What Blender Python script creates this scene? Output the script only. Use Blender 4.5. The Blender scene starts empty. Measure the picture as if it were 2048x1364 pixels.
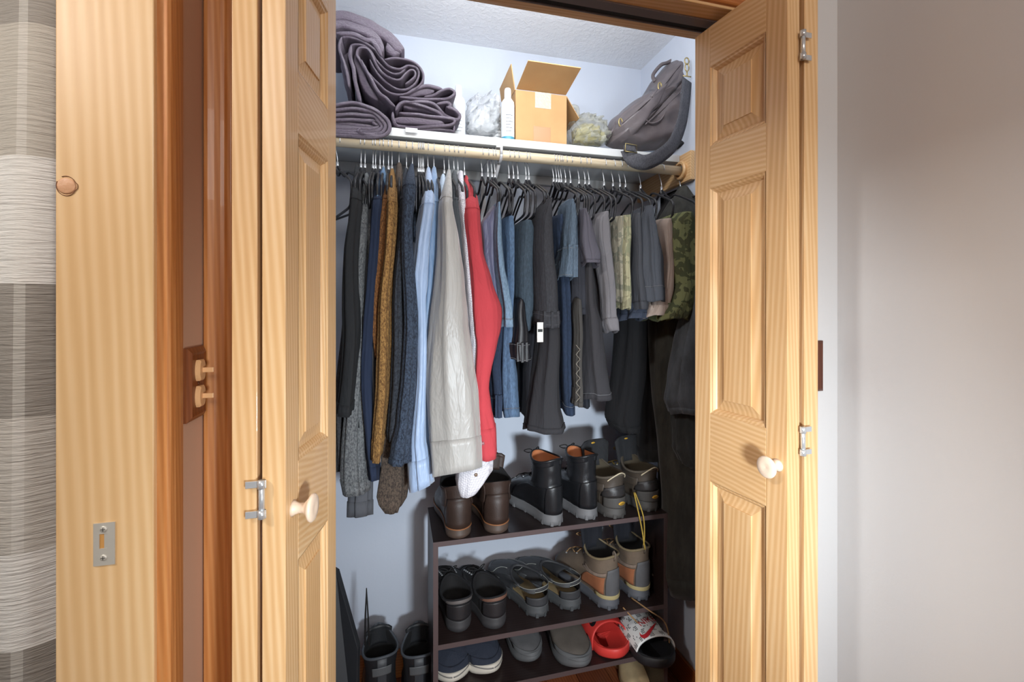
import bpy, math, random
from mathutils import Vector, noise, geometry
R = random.Random(7)
C = bpy.context.scene.collection
SC = bpy.context.scene
PI = math.pi
H = 1.39
F = 900.0
TH = math.atan(229/900)
SN, CS = math.sin(TH), math.cos(TH)

# ------------------------------------------------------------------ camera, light, exposure
cam = bpy.data.objects.new('camera', bpy.data.cameras.new('camera'))
C.objects.link(cam)
cam.location = (0, 0, H)
cam.rotation_euler = (PI/2, 0, -TH)
cam.data.sensor_width = 36
cam.data.lens = F/2048*36
cam.data.shift_y = -62/2048
cam.data.clip_start = 0.02
SC.camera = cam
vs = SC.view_settings
vs.view_transform = 'Standard'; vs.look = 'None'; vs.gamma = 1; vs.exposure = 0.0
vs.use_curve_mapping = False
w = bpy.data.worlds.new('world'); SC.world = w; w.use_nodes = True
w.node_tree.nodes['Background'].inputs[0].default_value = (0.9, 0.95, 1, 1)
w.node_tree.nodes['Background'].inputs[1].default_value = 0.5

def area(name, loc, target, sx, sy, power, col):
    l = bpy.data.lights.new(name, 'AREA'); l.shape = 'RECTANGLE'; l.size = sx; l.size_y = sy
    l.energy = power; l.color = col
    o = bpy.data.objects.new(name, l); C.objects.link(o); o.location = loc
    d = Vector(target) - Vector(loc)
    o.rotation_euler = d.to_track_quat('-Z', 'Y').to_euler()
    return o
area('hall_fill_light', (0.30, -1.15, 2.38), (0.4, 0.6, 0.9), 1.1, 0.9, 32, (1.0, 0.965, 0.93))  # added soft fill to even out the hall, no known fixture here
fl_lamp = area('photographer_flash', (0.34, -0.25, 1.02), (0.42, 1.5, 0.9), 0.14, 0.14, 7.4, (0.84, 0.93, 1.0))
fl_lamp.data.spread = math.radians(90)
area('closet_ceiling_light', (0.34, 1.0, 2.23), (0.40, 1.765, 2.35), 0.9, 0.10, 7.5, (0.95, 0.975, 1.0))
area('bathroom_light', (-1.2, -0.10, 2.33), (0.2, .35, 1.5), 0.16, 0.16, 16, (1.0, 0.98, 0.95))

# ------------------------------------------------------------------ projection helpers (picture point -> place)
def ray(u, v):
    a = (u-1024)/F
    return (a*CS+SN, CS-a*SN, (620-v)/F)
def PY(u, v, y):
    r = ray(u, v); d = y/r[1]
    return Vector((r[0]*d, y, H+r[2]*d))
def PZ(u, v, z):
    r = ray(u, v); d = (z-H)/r[2]
    return Vector((r[0]*d, r[1]*d, z))
def PX(u, v, x):
    r = ray(u, v); d = x/r[0]
    return Vector((x, r[1]*d, H+r[2]*d))

# ------------------------------------------------------------------ materials
def lin(c):
    return tuple((x/12.92 if x <= .04045 else ((x+.055)/1.055)**2.4) for x in (c[0]/255, c[1]/255, c[2]/255))+(1,)
class Mat:
    def __init__(s, name, rough=.6, metal=0.0):
        s.m = bpy.data.materials.new(name); s.m.use_nodes = True
        s.nt = s.m.node_tree; s.b = s.nt.nodes['Principled BSDF']
        s.b.inputs['Roughness'].default_value = rough; s.b.inputs['Metallic'].default_value = metal
    def n(s, t, **k):
        x = s.nt.nodes.new(t)
        for a, b in k.items(): setattr(x, a, b)
        return x
    def l(s, a, b): s.nt.links.new(a, b)
    def coord(s, scale, rot=(0,0,0), src='Object'):
        tc = s.n('ShaderNodeTexCoord'); mp = s.n('ShaderNodeMapping')
        mp.inputs['Scale'].default_value = scale; mp.inputs['Rotation'].default_value = rot
        s.l(tc.outputs[src], mp.inputs['Vector']); return mp.outputs[0]
    def noise(s, vec, scale, detail=3, rough=.5, dist=0):
        x = s.n('ShaderNodeTexNoise'); x.inputs['Scale'].default_value = scale
        x.inputs['Detail'].default_value = detail; x.inputs['Roughness'].default_value = rough
        x.inputs['Distortion'].default_value = dist
        if vec is not None: s.l(vec, x.inputs['Vector'])
        return x.outputs['Fac']
    def ramp(s, fac, stops, interp='LINEAR'):
        x = s.n('ShaderNodeValToRGB'); x.color_ramp.interpolation = interp
        e = x.color_ramp.elements
        while len(e) < len(stops): e.new(.5)
        for i, (p, c) in enumerate(stops): e[i].position = p; e[i].color = lin(c)
        s.l(fac, x.inputs[0]); return x.outputs[0]
    def mix(s, fac, a, b, mode='MIX'):
        x = s.n('ShaderNodeMix', data_type='RGBA', blend_type=mode)
        for k, i in ((fac, 0), (a, 6), (b, 7)):
            if hasattr(k, 'links'): s.l(k, x.inputs[i])
            else: x.inputs[i].default_value = k
        return x.outputs[2]
    def math(s, op, a, b=0.0):
        x = s.n('ShaderNodeMath', operation=op)
        for i, k in enumerate((a, b)):
            if hasattr(k, 'links'): s.l(k, x.inputs[i])
            else: x.inputs[i].default_value = k
        return x.outputs[0]
    def col(s, c): s.l(c, s.b.inputs['Base Color']) if hasattr(c, 'links') else setattr(s.b.inputs['Base Color'], 'default_value', c)
    def bump(s, h, strength=.3, dist=.002):
        x = s.n('ShaderNodeBump'); x.inputs['Strength'].default_value = strength; x.inputs['Distance'].default_value = dist
        s.l(h, x.inputs['Height']); s.l(x.outputs[0], s.b.inputs['Normal'])
_mc = {}
def plain(name, c, rough=.6, metal=0.0, bump=0, bs=300, var=.0):
    if name in _mc: return _mc[name]
    m = Mat(name, rough, metal); cc = lin(c)
    if var:
        f = m.noise(m.coord((1,1,1)), bs*.25, 4)
        m.col(m.mix(f, tuple(x*(1-var) for x in cc[:3])+(1,), tuple(min(1, x*(1+var)) for x in cc[:3])+(1,)))
    else: m.col(cc)
    if bump: m.bump(m.noise(m.coord((1,1,1)), bs, 3), bump, .002)
    _mc[name] = m.m; return m.m
def wood(name, dark, mid, light, axis='z', rough=.42, scale=1.0, contrast=1.0):
    if name in _mc: return _mc[name]
    m = Mat(name, rough)
    sc = {'z': (1,1,.045), 'x': (.045,1,1), 'y': (1,.045,1)}[axis]
    v = m.coord(sc)
    big = m.noise(v, 9*scale, 2, .5, .3)
    wv = m.n('ShaderNodeTexWave', wave_type='BANDS', bands_direction='DIAGONAL')
    wv.inputs['Scale'].default_value = 60*scale; wv.inputs['Distortion'].default_value = 3.0
    wv.inputs['Detail'].default_value = 2; wv.inputs['Detail Scale'].default_value = .8
    m.l(v, wv.inputs['Vector'])
    fine = m.noise(v, 160*scale, 3, .6)
    f = m.math('ADD', m.math('MULTIPLY', wv.outputs['Fac'], .30), m.math('ADD', m.math('MULTIPLY', big, .48), m.math('MULTIPLY', fine, .22)))
    m.col(m.ramp(f, [(.12, dark), (.5, mid), (.85, light)]))
    m.bump(fine, .08, .001)
    m.b.inputs['Coat Weight'].default_value = .12
    _mc[name] = m.m; return m.m
PINE = dict(dark=(200,152,98), mid=(219,177,126), light=(232,200,155))
pine_v = wood('pine_vertical', axis='z', **PINE)
pine_h = wood('pine_horizontal', axis='x', **PINE)
pine_d = wood('pine_depth', axis='y', **PINE)
jamb_m = wood('jamb_pine', (204,160,108), (219,180,130), (232,200,155), axis='z', scale=.7)
stain_v = wood('stained_trim', (178,110,56), (196,128,70), (212,150,92), axis='z')  # real wood stain, pushed towards orange to include bounced light
stain_h = wood('stained_trim_across', (150,84,36), (172,102,48), (194,128,70), axis='x')
espresso = wood('espresso_laminate', (30,22,22), (40,30,29), (52,40,39), axis='x', rough=.38)
espresso_edge = plain('espresso_edge', (84,70,70), .5)

def fabric(name, c, kind='plain', c2=None, rough=.9):
    key = 'fabric_'+name
    if key in _mc: return _mc[key]
    m = Mat(key, rough); cc = lin(c); v = m.coord((1,1,1))
    dk = lambda k: tuple(min(1, x*k) for x in cc[:3])+(1,)
    cc2 = lin(c2) if c2 else dk(.55)
    soft = m.noise(v, 9, 3)
    if kind == 'plain':
        m.col(m.mix(soft, dk(.85), dk(1.12)))
        m.bump(m.noise(v, 520, 2), .25, .0012)
    elif kind == 'satin':
        m.b.inputs['Roughness'].default_value = .42
        m.b.inputs['Sheen Weight'].default_value = .3
        m.col(m.mix(soft, dk(.9), dk(1.08))); m.bump(m.noise(m.coord((1,1,.15)), 60, 3), .25, .002)
    elif kind == 'heather':
        f = m.noise(m.coord((1,1,.6)), 240, 3, .8)
        m.col(m.mix(m.ramp(f, [(.38, (0,0,0)), (.62, (255,255,255))]), cc2, cc)); m.bump(f, .8, .004)
    elif kind == 'denim':
        f = m.noise(m.coord((1,1,.3)), 300, 2, .7)
        q = m.mix(m.ramp(f, [(.35,(0,0,0)), (.7,(255,255,255))]), dk(.72), dk(1.25))
        m.col(m.mix(m.ramp(soft, [(.45,(0,0,0)), (.7,(120,120,120))]), q, dk(1.6)))
        m.bump(f, .5, .002)
    elif kind == 'velvet':
        m.b.inputs['Sheen Weight'].default_value = .12; m.b.inputs['Sheen Roughness'].default_value = .5
        f = m.noise(m.coord((1,1,.3)), 30, 5, .65)
        m.col(m.mix(m.ramp(f, [(.4,(0,0,0)), (.7,(255,255,255))]), dk(.7), dk(1.5))); m.bump(f, .4, .004)
    elif kind == 'camo':
        f = m.noise(v, 26, 2, .5, .8); g = m.noise(m.coord((1,1,1), (1,2,0)), 34, 2, .5, .6)
        a = m.ramp(f, [(0, c), (.5, c2 or (60,60,40))], 'CONSTANT')
        m.col(m.mix(m.ramp(g, [(0,(0,0,0)), (.57,(255,255,255))], 'CONSTANT'), a, dk(.38 if c[1] < 130 else .7))); m.bump(m.noise(v, 200, 2), .3, .001)
    elif kind == 'check':
        ch = m.n('ShaderNodeTexChecker'); ch.inputs['Scale'].default_value = 1
        m.l(m.coord((260,260,260), (0,.6,.4)), ch.inputs['Vector']); ch.inputs[1].default_value = cc; ch.inputs[2].default_value = cc2
        m.col(ch.outputs[0])
    elif kind == 'terry':
        f = m.noise(v, 130, 5, .85); m.b.inputs['Sheen Weight'].default_value = .35
        m.col(m.mix(f, dk(.5), dk(1.5))); m.bump(f, 1.0, .014)
    elif kind == 'leather':
        m.b.inputs['Roughness'].default_value = rough
        f = m.noise(v, 220, 4, .7); m.col(m.mix(m.noise(v, 22, 4), dk(.65), dk(1.4))); m.bump(f, .35, .0015)
    if kind in ('plain', 'satin', 'denim', 'heather', 'check', 'camo'):
        b2 = m.n('ShaderNodeBump'); b2.inputs['Strength'].default_value = .55 if kind != 'heather' else .3; b2.inputs['Distance'].default_value = .012
        m.l(m.noise(m.coord((1,1,.30)), 22, 4, .6, .9), b2.inputs['Height'])
        old = m.b.inputs['Normal'].links[0].from_socket if m.b.inputs['Normal'].links else None
        if old: m.l(old, b2.inputs['Normal'])
        m.l(b2.outputs[0], m.b.inputs['Normal'])
    _mc[key] = m.m; return m.m
chrome = plain('bright_steel', (205,208,210), .25, .55)
wire_m = plain('chrome_wire', (190,192,195), .28, .55)
black_wire = plain('black_coated_wire', (34,34,38), .38)
brass = plain('antique_brass', (176,158,108), .35, .6)

# ------------------------------------------------------------------ mesh helpers
class MB:
    def __init__(s): s.v = []; s.f = []
    def add(s, vs_, fs):
        o = len(s.v); s.v += [tuple(p) for p in vs_]; s.f += [tuple(i+o for i in f) for f in fs]; return s
    def box(s, a, b):
        x0,y0,z0 = a; x1,y1,z1 = b
        return s.add([(x0,y0,z0),(x1,y0,z0),(x1,y1,z0),(x0,y1,z0),(x0,y0,z1),(x1,y0,z1),(x1,y1,z1),(x0,y1,z1)],
              [(0,3,2,1),(4,5,6,7),(0,1,5,4),(1,2,6,5),(2,3,7,6),(3,0,4,7)])
    def loft(s, rings, closed=True, cap0=True, cap1=True):
        n = len(rings[0]); vs_ = [p for r in rings for p in r]; fs = []
        for k in range(len(rings)-1):
            for i in range(n if closed else n-1):
                j = (i+1) % n
                fs.append((k*n+i, k*n+j, (k+1)*n+j, (k+1)*n+i))
        if cap0: fs.append(tuple(range(n))[::-1])
        if cap1: fs.append(tuple((len(rings)-1)*n+i for i in range(n)))
        return s.add(vs_, fs)
    def tube(s, pts, r, n=8, cap=True):
        pts = [Vector(p) for p in pts]; rings = []; up = None
        for i, p in enumerate(pts):
            t = (pts[min(i+1, len(pts)-1)] - pts[max(i-1, 0)]).normalized()
            if up is None:
                up = Vector((0,0,1)) if abs(t.z) < .9 else Vector((1,0,0))
            a = (up - t*up.dot(t)).normalized(); b = t.cross(a); up = a
            rr = r[i] if isinstance(r, (list, tuple)) else r
            rings.append([p + (a*math.cos(2*PI*k/n) + b*math.sin(2*PI*k/n))*rr for k in range(n)])
        return s.loft(rings, True, cap, cap)
    def lathe(s, c, prof, n=24, axis='z'):
        rings = []
        for r, h in prof:
            if axis == 'z': rings.append([(c[0]+r*math.cos(2*PI*k/n), c[1]+r*math.sin(2*PI*k/n), c[2]+h) for k in range(n)])
            elif axis == 'x': rings.append([(c[0]+h, c[1]+r*math.cos(2*PI*k/n), c[2]+r*math.sin(2*PI*k/n)) for k in range(n)])
            else: rings.append([(c[0]+r*math.cos(2*PI*k/n), c[1]+h, c[2]+r*math.sin(2*PI*k/n)) for k in range(n)])
        return s.loft(rings)
    def grid(s, rows): return s.loft(rows, False, False, False)
def obj(name, mb, mat, parent=None, smooth=True, local=False, bevel=0, solid=0, angle=None):
    me = bpy.data.meshes.new(name)
    off = Vector((0,0,0))
    if parent is not None and not local:
        p = parent
        while p is not None: off += Vector(p.location); p = p.parent
    me.from_pydata([tuple(Vector(v)-off) for v in mb.v] if off.length else mb.v, [], mb.f)
    me.validate()
    if smooth: me.polygons.foreach_set('use_smooth', [True]*len(me.polygons))
    if smooth and angle:
        try: me.set_sharp_from_angle(angle=angle)
        except Exception: pass
    me.materials.append(mat)
    o = bpy.data.objects.new(name, me); C.objects.link(o)
    if parent is not None: o.parent = parent
    if solid:
        md = o.modifiers.new('solid', 'SOLIDIFY'); md.thickness = solid; md.offset = 0
    if bevel:
        md = o.modifiers.new('bevel', 'BEVEL'); md.width = bevel; md.segments = 2; md.limit_method = 'ANGLE'
    return o
def tag(o, label=None, cat=None, group=None, kind=None):
    for k, v in (('label', label), ('category', cat), ('group', group), ('kind', kind)):
        if v: o[k] = v
    return o
def thing(name, label, cat, loc=(0,0,0), rz=0, group=None, kind=None):
    o = bpy.data.objects.new(name, None); C.objects.link(o); o.empty_display_size = .05
    o.location = loc; o.rotation_euler = (0,0,rz)
    return tag(o, label, cat, group, kind)
def interp(tab, t):
    if t <= tab[0][0]: return tab[0][1:]
    for a, b in zip(tab, tab[1:]):
        if t <= b[0]:
            k = (t-a[0])/(b[0]-a[0]+1e-9); k2 = k*k*(3-2*k)*.5+k*.5
            return tuple(x+(y-x)*k2 for x, y in zip(a[1:], b[1:]))
    return tab[-1][1:]
def catmull(pts, n):
    pts = [Vector(p) for p in pts]; out = []
    for i in range(len(pts)-1):
        p0 = pts[max(i-1,0)]; p1 = pts[i]; p2 = pts[i+1]; p3 = pts[min(i+2, len(pts)-1)]
        for k in range(n):
            t = k/n
            out.append(.5*((2*p1)+(p2-p0)*t+(2*p0-5*p1+4*p2-p3)*t*t+(3*p1-p0-3*p2+p3)*t**3))
    out.append(pts[-1]); return out

# ------------------------------------------------------------------ the setting
XL, XR, YF, YB, ZC = -0.314, 1.03, 0.86, 1.765, 2.438
JD = 0.11                       # wall thickness
XJL, XJR, ZH = -0.262, 0.815, 2.065
def wallmat(name, c, bs=90, st=.08):
    m = Mat(name, .75); f = m.noise(m.coord((1,1,1)), bs, 4, .6); m.col(lin(c)); m.bump(f, st, .004); return m.m
wm = wallmat('wall_paint', (214,214,214))
wlm = wallmat('left_wall_bounce_tint', (208,166,136))  # orange bounce off the nearby wood, mixed into the wall colour
cm = Mat('textured_ceiling', .8); cm.col(lin((232,234,238)))
cf = cm.noise(cm.coord((1,1,1)), 60, 4, .6, .6); cm.bump(cm.ramp(cf, [(.42,(0,0,0)), (.62,(255,255,255))]), .25, .005)
def struct(name, mb, mat, **k): return tag(obj(name, mb, mat, **k), kind='structure')
cwm = wallmat('closet_wall_cool_cast', (200,207,220))  # cool closet light put into the wall colour as a blue tint
struct('wall_back', MB().box((-.45, YB, 0), (XR+.12, YB+.1, ZC)), cwm, smooth=False)
struct('wall_right', MB().box((XR, -2.2, 0), (XR+.12, YF+.05, ZC)), wm, smooth=False)
struct('wall_closet_right', MB().box((XR, YF+.05, 0), (XR+.12, YB, ZC)), cwm, smooth=False)
struct('wall_left', MB().box((-.418, .715, 0), (XL, YF, ZC)).box((-.418,-2.2,0), (XL,-.12,ZC)).box((-.418,-.12,2.07), (XL,.715,ZC)), wlm, smooth=False)
struct('wall_closet_left', MB().box((-.418, YF, 0), (XL, YB, ZC)), cwm, smooth=False)
struct('wall_front', MB().box((XJR, YF, 0), (XR, YF+JD, ZC)).box((XL, YF, ZH+.018), (XJR, YF+JD, ZC)).box((XL, YF, 0), (XJL-.018, YF+JD, ZH+.018)), wm, smooth=False)
struct('wall_hall_end', MB().box((-1.6, -2.3, 0), (XR+.12, -2.2, ZC)), wm, smooth=False)
struct('wall_bathroom', MB().box((-1.6, 1.22, 0), (-.418, 1.30, ZC)).box((-1.7,-2.2,0), (-1.6,1.3,ZC)), wallmat('bath_paint', (196,204,210)), smooth=False)
struct('ceiling', MB().box((-1.7, -2.3, ZC), (XR+.12, YB+.1, ZC+.05)), cm.m, smooth=False)
fm = Mat('floor_boards', .4)
fl = struct('floor', MB().box((-1.7, -2.3, -.06), (XR+.12, YB+.1, -.006)), plain('subfloor', (60,36,22), .8), smooth=False)
for mm in range(3):
    _mc['pl%d' % mm] = wood('plank_wood_%s' % 'abc'[mm], ((92,46,26),(104,54,30),(84,42,26))[mm], ((124,66,38),(138,76,44),(112,58,34))[mm], ((150,86,54),(160,96,60),(138,78,48))[mm], axis='y')
pw = .12
k = 0; x = -.30
while x < XR-.001:
    x1 = min(x+pw, XR-.001)
    o = obj('floor_plank', MB().box((x+.001, -.4+R.random()*.1, -.006), (x1-.001, YB-.001, 0)), _mc['pl%d' % (k % 3)], fl, smooth=False, bevel=.001)
    x = x1; k += 1
# trims: jamb, casings, header
struct('trim_1', MB().box((XJL-.018, YF-.002, 0), (XJL, YF+JD+.002, ZH)), pine_v, smooth=False, bevel=.002)
struct('trim_2', MB().box((XJR, YF-.002, 0), (XJR+.018, YF+JD+.002, ZH)), pine_v, smooth=False, bevel=.002)
struct('trim_3', MB().box((XJL-.018, YF-.002, ZH), (XJR+.018, YF+JD+.002, ZH+.018)), pine_h, smooth=False, bevel=.002)
def casing(x0, x1, z0, z1, yf, horiz=False, flip=False):
    # moulded profile 57 mm wide, 15 mm proud
    prof = [(0,0),(0,.008),(.004,.011),(.012,.011),(.018,.007),(.026,.009),(.036,.013),(.048,.015),(.056,.014),(.058,.010),(.058,0)]
    if flip: prof = [(.058-a, b) for a, b in prof][::-1]
    mb = MB()
    if not horiz:
        k = (x1-x0)/.058
        mb.loft([[(x0+a*k, yf-b, z) for a, b in prof] for z in (z0, z1)])
    else:
        mb.loft([[(x, yf-b, z0+a) for a, b in prof] for x in (x0, x1)])
    return mb
struct('trim_4', casing(XL+.002, XJL-.006, 0, ZH+.06, YF, flip=True), stain_v, smooth=False, bevel=.001)
struct('trim_5', casing(XJR+.006, XJR+.064, 0, ZH+.06, YF), stain_v, smooth=False, bevel=.001)
struct('trim_6', casing(XJL-.006, XJR+.006, ZH+.006, 0, YF, horiz=True), stain_h, smooth=False, bevel=.001)
struct('trim_7', MB().box((XJL-.006, YF+JD, ZH+.004), (XJR+.064, YF+JD+.012, ZH+.062)), pine_h, smooth=False, bevel=.002)
# bathroom door jamb facing the camera + strike plate + stop, and its casing on the left wall
YJ = .695
tj = struct('trim_8', MB().box((-.420, YJ, 0), (XL+.001, YJ+.019, ZC-.35)), jamb_m, smooth=False, bevel=.0015)
jc = PY(133, 372, YJ)
kn = obj('wood_knot', MB().lathe((jc.x, YJ-.0004, jc.z), [(.0005,-.0008),(.0085,-.0006),(.0105,0),(.0105,.001)], 24, 'y'), plain('knot_wood', (206,156,116), .5, bump=.4, bs=180, var=.25), tj)
kn.scale = (1, 1, 1)
obj('knot_ring', MB().tube([(jc.x+.0105*math.cos(a)*(1.15 if abs(a) < .4 else 1), YJ-.0006, jc.z+.0125*math.sin(a)) for a in [i*PI/14 for i in range(-16, 10)]], .0004, 6), plain('knot_dark', (118,70,40), .6), tj)
mb = MB()
prof = [(0,0),(0,.013),(.003,.016),(.012,.016),(.018,.010),(.024,.012),(.040,.011),(.054,.008),(.058,.004),(.058,0)]
mb.loft([[(XL+b, YJ+.008+a*1.1, z) for a, b in prof] for z in (0, 2.1)])
struct('trim_9', mb, stain_v, smooth=False, bevel=.001)
# baseboards in the closet
def base(name, a, b, mat=stain_h): return struct(name, MB().box(a, b), mat, smooth=False, bevel=.004)
base('baseboard_back', (XL, YB-.013, 0), (XR, YB, .105))
base('baseboard_right', (XR-.013, YF+JD, 0), (XR, YB-.013, .105), wood('stained_base_depth', (120,62,28), (146,80,38), (168,102,56), axis='y'))
base('baseboard_left', (XL, YF+JD, 0), (XL+.013, YB-.013, .105))
base('baseboard_hall', (XR-.013, -2.2, 0), (XR, YF, .105))

# strike plate
a = PY(188, 1047, YJ); b = PY(231, 1127, YJ)
sp = thing('strike_plate', 'small brushed steel latch strike plate screwed to the pale door jamb', 'strike plate', ((a.x+b.x)/2, YJ, b.z))
satin = plain('satin_nickel', (200,194,182), .4, .35)
hx0 = PY(200, 1087, YJ).x; hx1 = PY(216, 1087, YJ).x; hz0 = PY(205, 1096, YJ).z; hz1 = PY(205, 1067, YJ).z
mb = MB(); y0, y1 = YJ-.0016, YJ+.0002
mb.box((a.x,y0,b.z),(hx0,y1,a.z)).box((hx1,y0,b.z),(b.x,y1,a.z)).box((hx0,y0,b.z),(hx1,y1,hz0)).box((hx0,y0,hz1),(hx1,y1,a.z))
obj('plate', mb, satin, sp, smooth=False)
obj('latch_hole', MB().box((hx0,y1-.0008,hz0),(hx1,y1-.0002,hz1)), plain('hole_wood', (190,138,74), .7), sp, smooth=False)
obj('plate_lip', MB().box((hx1-.0035,y0+.0004,hz0),(hx1,y1,hz1)), satin, sp, smooth=False)
for vz in (1057, 1114):
    c = PY(208.5, vz, YJ)
    s_ = obj('screw', MB().lathe((c.x, YJ-.0016, c.z), [(.0001,-.0014),(.003,-.0012),(.0042,-.0004),(.0042,.001)], 16, 'y'), satin, sp)
    obj('screw_slot', MB().box((c.x-.0025,YJ-.0032,c.z-.0004),(c.x+.0025,YJ-.0029,c.z+.0004)).box((c.x-.0004,YJ-.0032,c.z-.0025),(c.x+.0004,YJ-.0029,c.z+.0025)), plain('slot_dark', (90,84,76), .6), s_)

# outlet on the left wall
p0 = PX(368, 693, XL+.001); p1 = PX(408, 822, XL+.001)
oy0, oy1 = p0.y, min(p1.y, YF-.016); oz1 = PX(385, 694, XL).z; oz0 = oz1-.114
ot = thing('wall_outlet', 'brown wooden outlet cover with bounce-tinted child-proof plugs beside the closet casing', 'outlet', (XL, (oy0+oy1)/2, oz0))
def ringyz(y0, y1, z0, z1, x): return [(x,y0,z0),(x,y1,z0),(x,y1,z1),(x,y0,z1)]
mb = MB().loft([ringyz(oy0,oy1,oz0,oz1,XL), ringyz(oy0,oy1,oz0,oz1,XL+.004), ringyz(oy0+.006,oy1-.006,oz0+.008,oz1-.008,XL+.010), ringyz(oy0+.010,oy1-.010,oz0+.012,oz1-.012,XL+.0085)])
obj('cover_plate', mb, wood('outlet_wood', (104,52,22), (124,66,30), (140,80,40), axis='z'), ot, smooth=False)
plug = plain('bounce_tinted_plastic', (226,176,124), .45)  # white plugs, coloured tan to carry the warm bounce light
oyc = (oy0+oy1)/2; ozc = (oz0+oz1)/2
for dz in (.0205, -.0205):
    pr = [( .0165*math.copysign(min(1,abs(math.cos(t))*1.25), math.cos(t)), .0155*math.sin(t)) for t in [2*PI*i/20 for i in range(20)]]
    pl = obj('socket_cap', MB().loft([[(XL+x, oyc+q*.85, ozc+dz+p) for p, q in pr] for x in (.008,.013)]+[[(XL+.015, oyc+q*.7, ozc+dz+p*.85) for p, q in pr]]), plug, ot, smooth=False)
    obj('pull_tab', MB().box((XL+.014, oyc-.0015, ozc+dz-.004), (XL+.030, oyc+.0015, ozc+dz+.004)), plug, pl, smooth=False, bevel=.001)
obj('cover_screw', MB().lathe((XL+.0085, oyc, ozc), [(.0028,0),(.0028,.001),(.001,.0015)], 12, 'x'), plain('dark_screw', (90,48,24), .4), ot)

# switch plate right of the closet
a = PY(1643, 681, YF); b = PY(1643, 781, YF)
sw = thing('switch_plate', 'narrow dark wooden switch plate on the wall right of the closet', 'switch plate', (a.x-.037, YF, b.z))
mb = MB().loft([[(x0,y,z0),(x1,y,z0),(x1,y,z1),(x0,y,z1)] for x0,x1,z0,z1,y in ((a.x-.074,a.x,b.z,a.z,YF),(a.x-.074,a.x,b.z,a.z,YF-.004),(a.x-.068,a.x-.006,b.z+.006,a.z-.006,YF-.009))])
obj('cover_plate', mb, wood('switch_wood', (70,32,18), (88,42,24), (104,56,32), axis='z'), sw, smooth=False)
obj('toggle', MB().box((a.x-.041,YF-.018,(a.z+b.z)/2-.005),(a.x-.033,YF-.008,(a.z+b.z)/2+.008)), plain('dark_toggle', (70,44,30), .4), sw, smooth=False, bevel=.001)

# bifold track under the header
tr = thing('door_track', 'dark bronze sliding door track under the closet header', 'track', (.28, .915, ZH-.016))
tm = plain('bronze_track', (112,100,98), .45, .3)
tk = MB().box((XJL+.002,.900,ZH-.004),(XJR-.002,.925,ZH)).box((XJL+.002,.941,ZH-.004),(XJR-.002,.944,ZH)).box((XJL+.002,.925,ZH-.0008),(XJR-.002,.941,ZH))
obj('channel', tk, tm, tr, smooth=False)
obj('channel_groove', MB().box((XJL+.003,.9255,ZH-.0016),(XJR-.003,.9405,ZH-.0008)), plain('groove_black', (22,20,20), .8), tr, smooth=False)

# ------------------------------------------------------------------ bifold doors
knob_m = plain('pale_wood_knob', (238,214,190), .4)
def ply(A, B, s, z, off):           # point at distance s along leaf A->B, offset off along visible-face normal
    d = (B-A).normalized(); n = Vector((d.y, -d.x)) 
    return (A.x+d.x*s+n.x*off, A.y+d.y*s+n.y*off, z)
def leaf(root, A, B, side, vis=True):
    """A hinge-edge corner of the visible face, B far corner; side=+1: thickness lies to the -normal side"""
    A = Vector(A); B = Vector(B); L = (B-A).length; T = .034
    q = lambda s, z, o: ply(A, B, s, z, o*side)
    Z0, Z1 = .02, 2.05; ST = .047
    def bx(s0, s1, z0, z1, o0=-T, o1=0):
        vs_ = [q(s,z,o) for z in (z0,z1) for s, o in ((s0,o0),(s1,o0),(s1,o1),(s0,o1))]
        return MB().add(vs_, [(0,3,2,1),(4,5,6,7),(0,1,5,4),(1,2,6,5),(2,3,7,6),(3,0,4,7)])
    obj('stile', bx(0, ST, Z0, Z1), pine_v, root, smooth=False, bevel=.0012)
    obj('stile', bx(L-ST, L, Z0, Z1), pine_v, root, smooth=False, bevel=.0012)
    rails = [(Z0,.22),(.985,1.140),(1.665,1.765),(1.955,Z1)]
    rails = [(Z0,.22),(.992,1.150),(1.672,1.770),(1.955,Z1)]
    for z0, z1 in rails: obj('rail', bx(ST, L-ST, z0, z1), pine_d, root, smooth=False, bevel=.0006)
    for (a0, z0), (z1, a1) in zip(rails, rails[1:]):
        s0, s1 = ST, L-ST
        for sgn in (0, 1):
            f = (lambda o: o) if sgn == 0 else (lambda o: -T-o)
            # ogee moulding ring, then raised field
            steps = [(0,0),(.003,-.0025),(.006,-.003),(.010,-.007),(.012,-.010)]
            rg = [[q(s0+i,z0+i,f(o)),q(s1-i,z0+i,f(o)),q(s1-i,z1-i,f(o)),q(s0+i,z1-i,f(o))] for i, o in steps]
            m1 = MB().loft(rg, True, False, False)
            mo = obj('panel_moulding', m1, pine_v, root, smooth=False)
            i2 = .012
            steps = [(i2,-.0102),(i2+.010,-.0085),(i2+.024,-.0045),(i2+.0245,-.0022),(i2+.026,-.002)]
            rg = [[q(s0+i,z0+i,f(o)),q(s1-i,z0+i,f(o)),q(s1-i,z1-i,f(o)),q(s0+i,z1-i,f(o))] for i, o in steps]
            obj('raised_panel', MB().loft(rg, True, False, True), pine_v, root, smooth=False)
    return q, L
def knob(root, q, s, z):
    prof = [(.013,0),(.010,.003),(.0075,.010),(.008,.017),(.014,.023),(.0205,.027),(.0215,.030),(.019,.0325),(.008,.0335),(.001,.032)]
    c = Vector(q(s, z, 0)); n = (Vector(q(s, z, 1))-c).normalized(); t = Vector((-n.y, n.x, 0))
    rings = [[c+n*h+(t*math.cos(2*PI*k/28)+Vector((0,0,1))*math.sin(2*PI*k/28))*r for k in range(28)] for r, h in prof]
    obj('knob', MB().loft(rings), knob_m, root)
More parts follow.
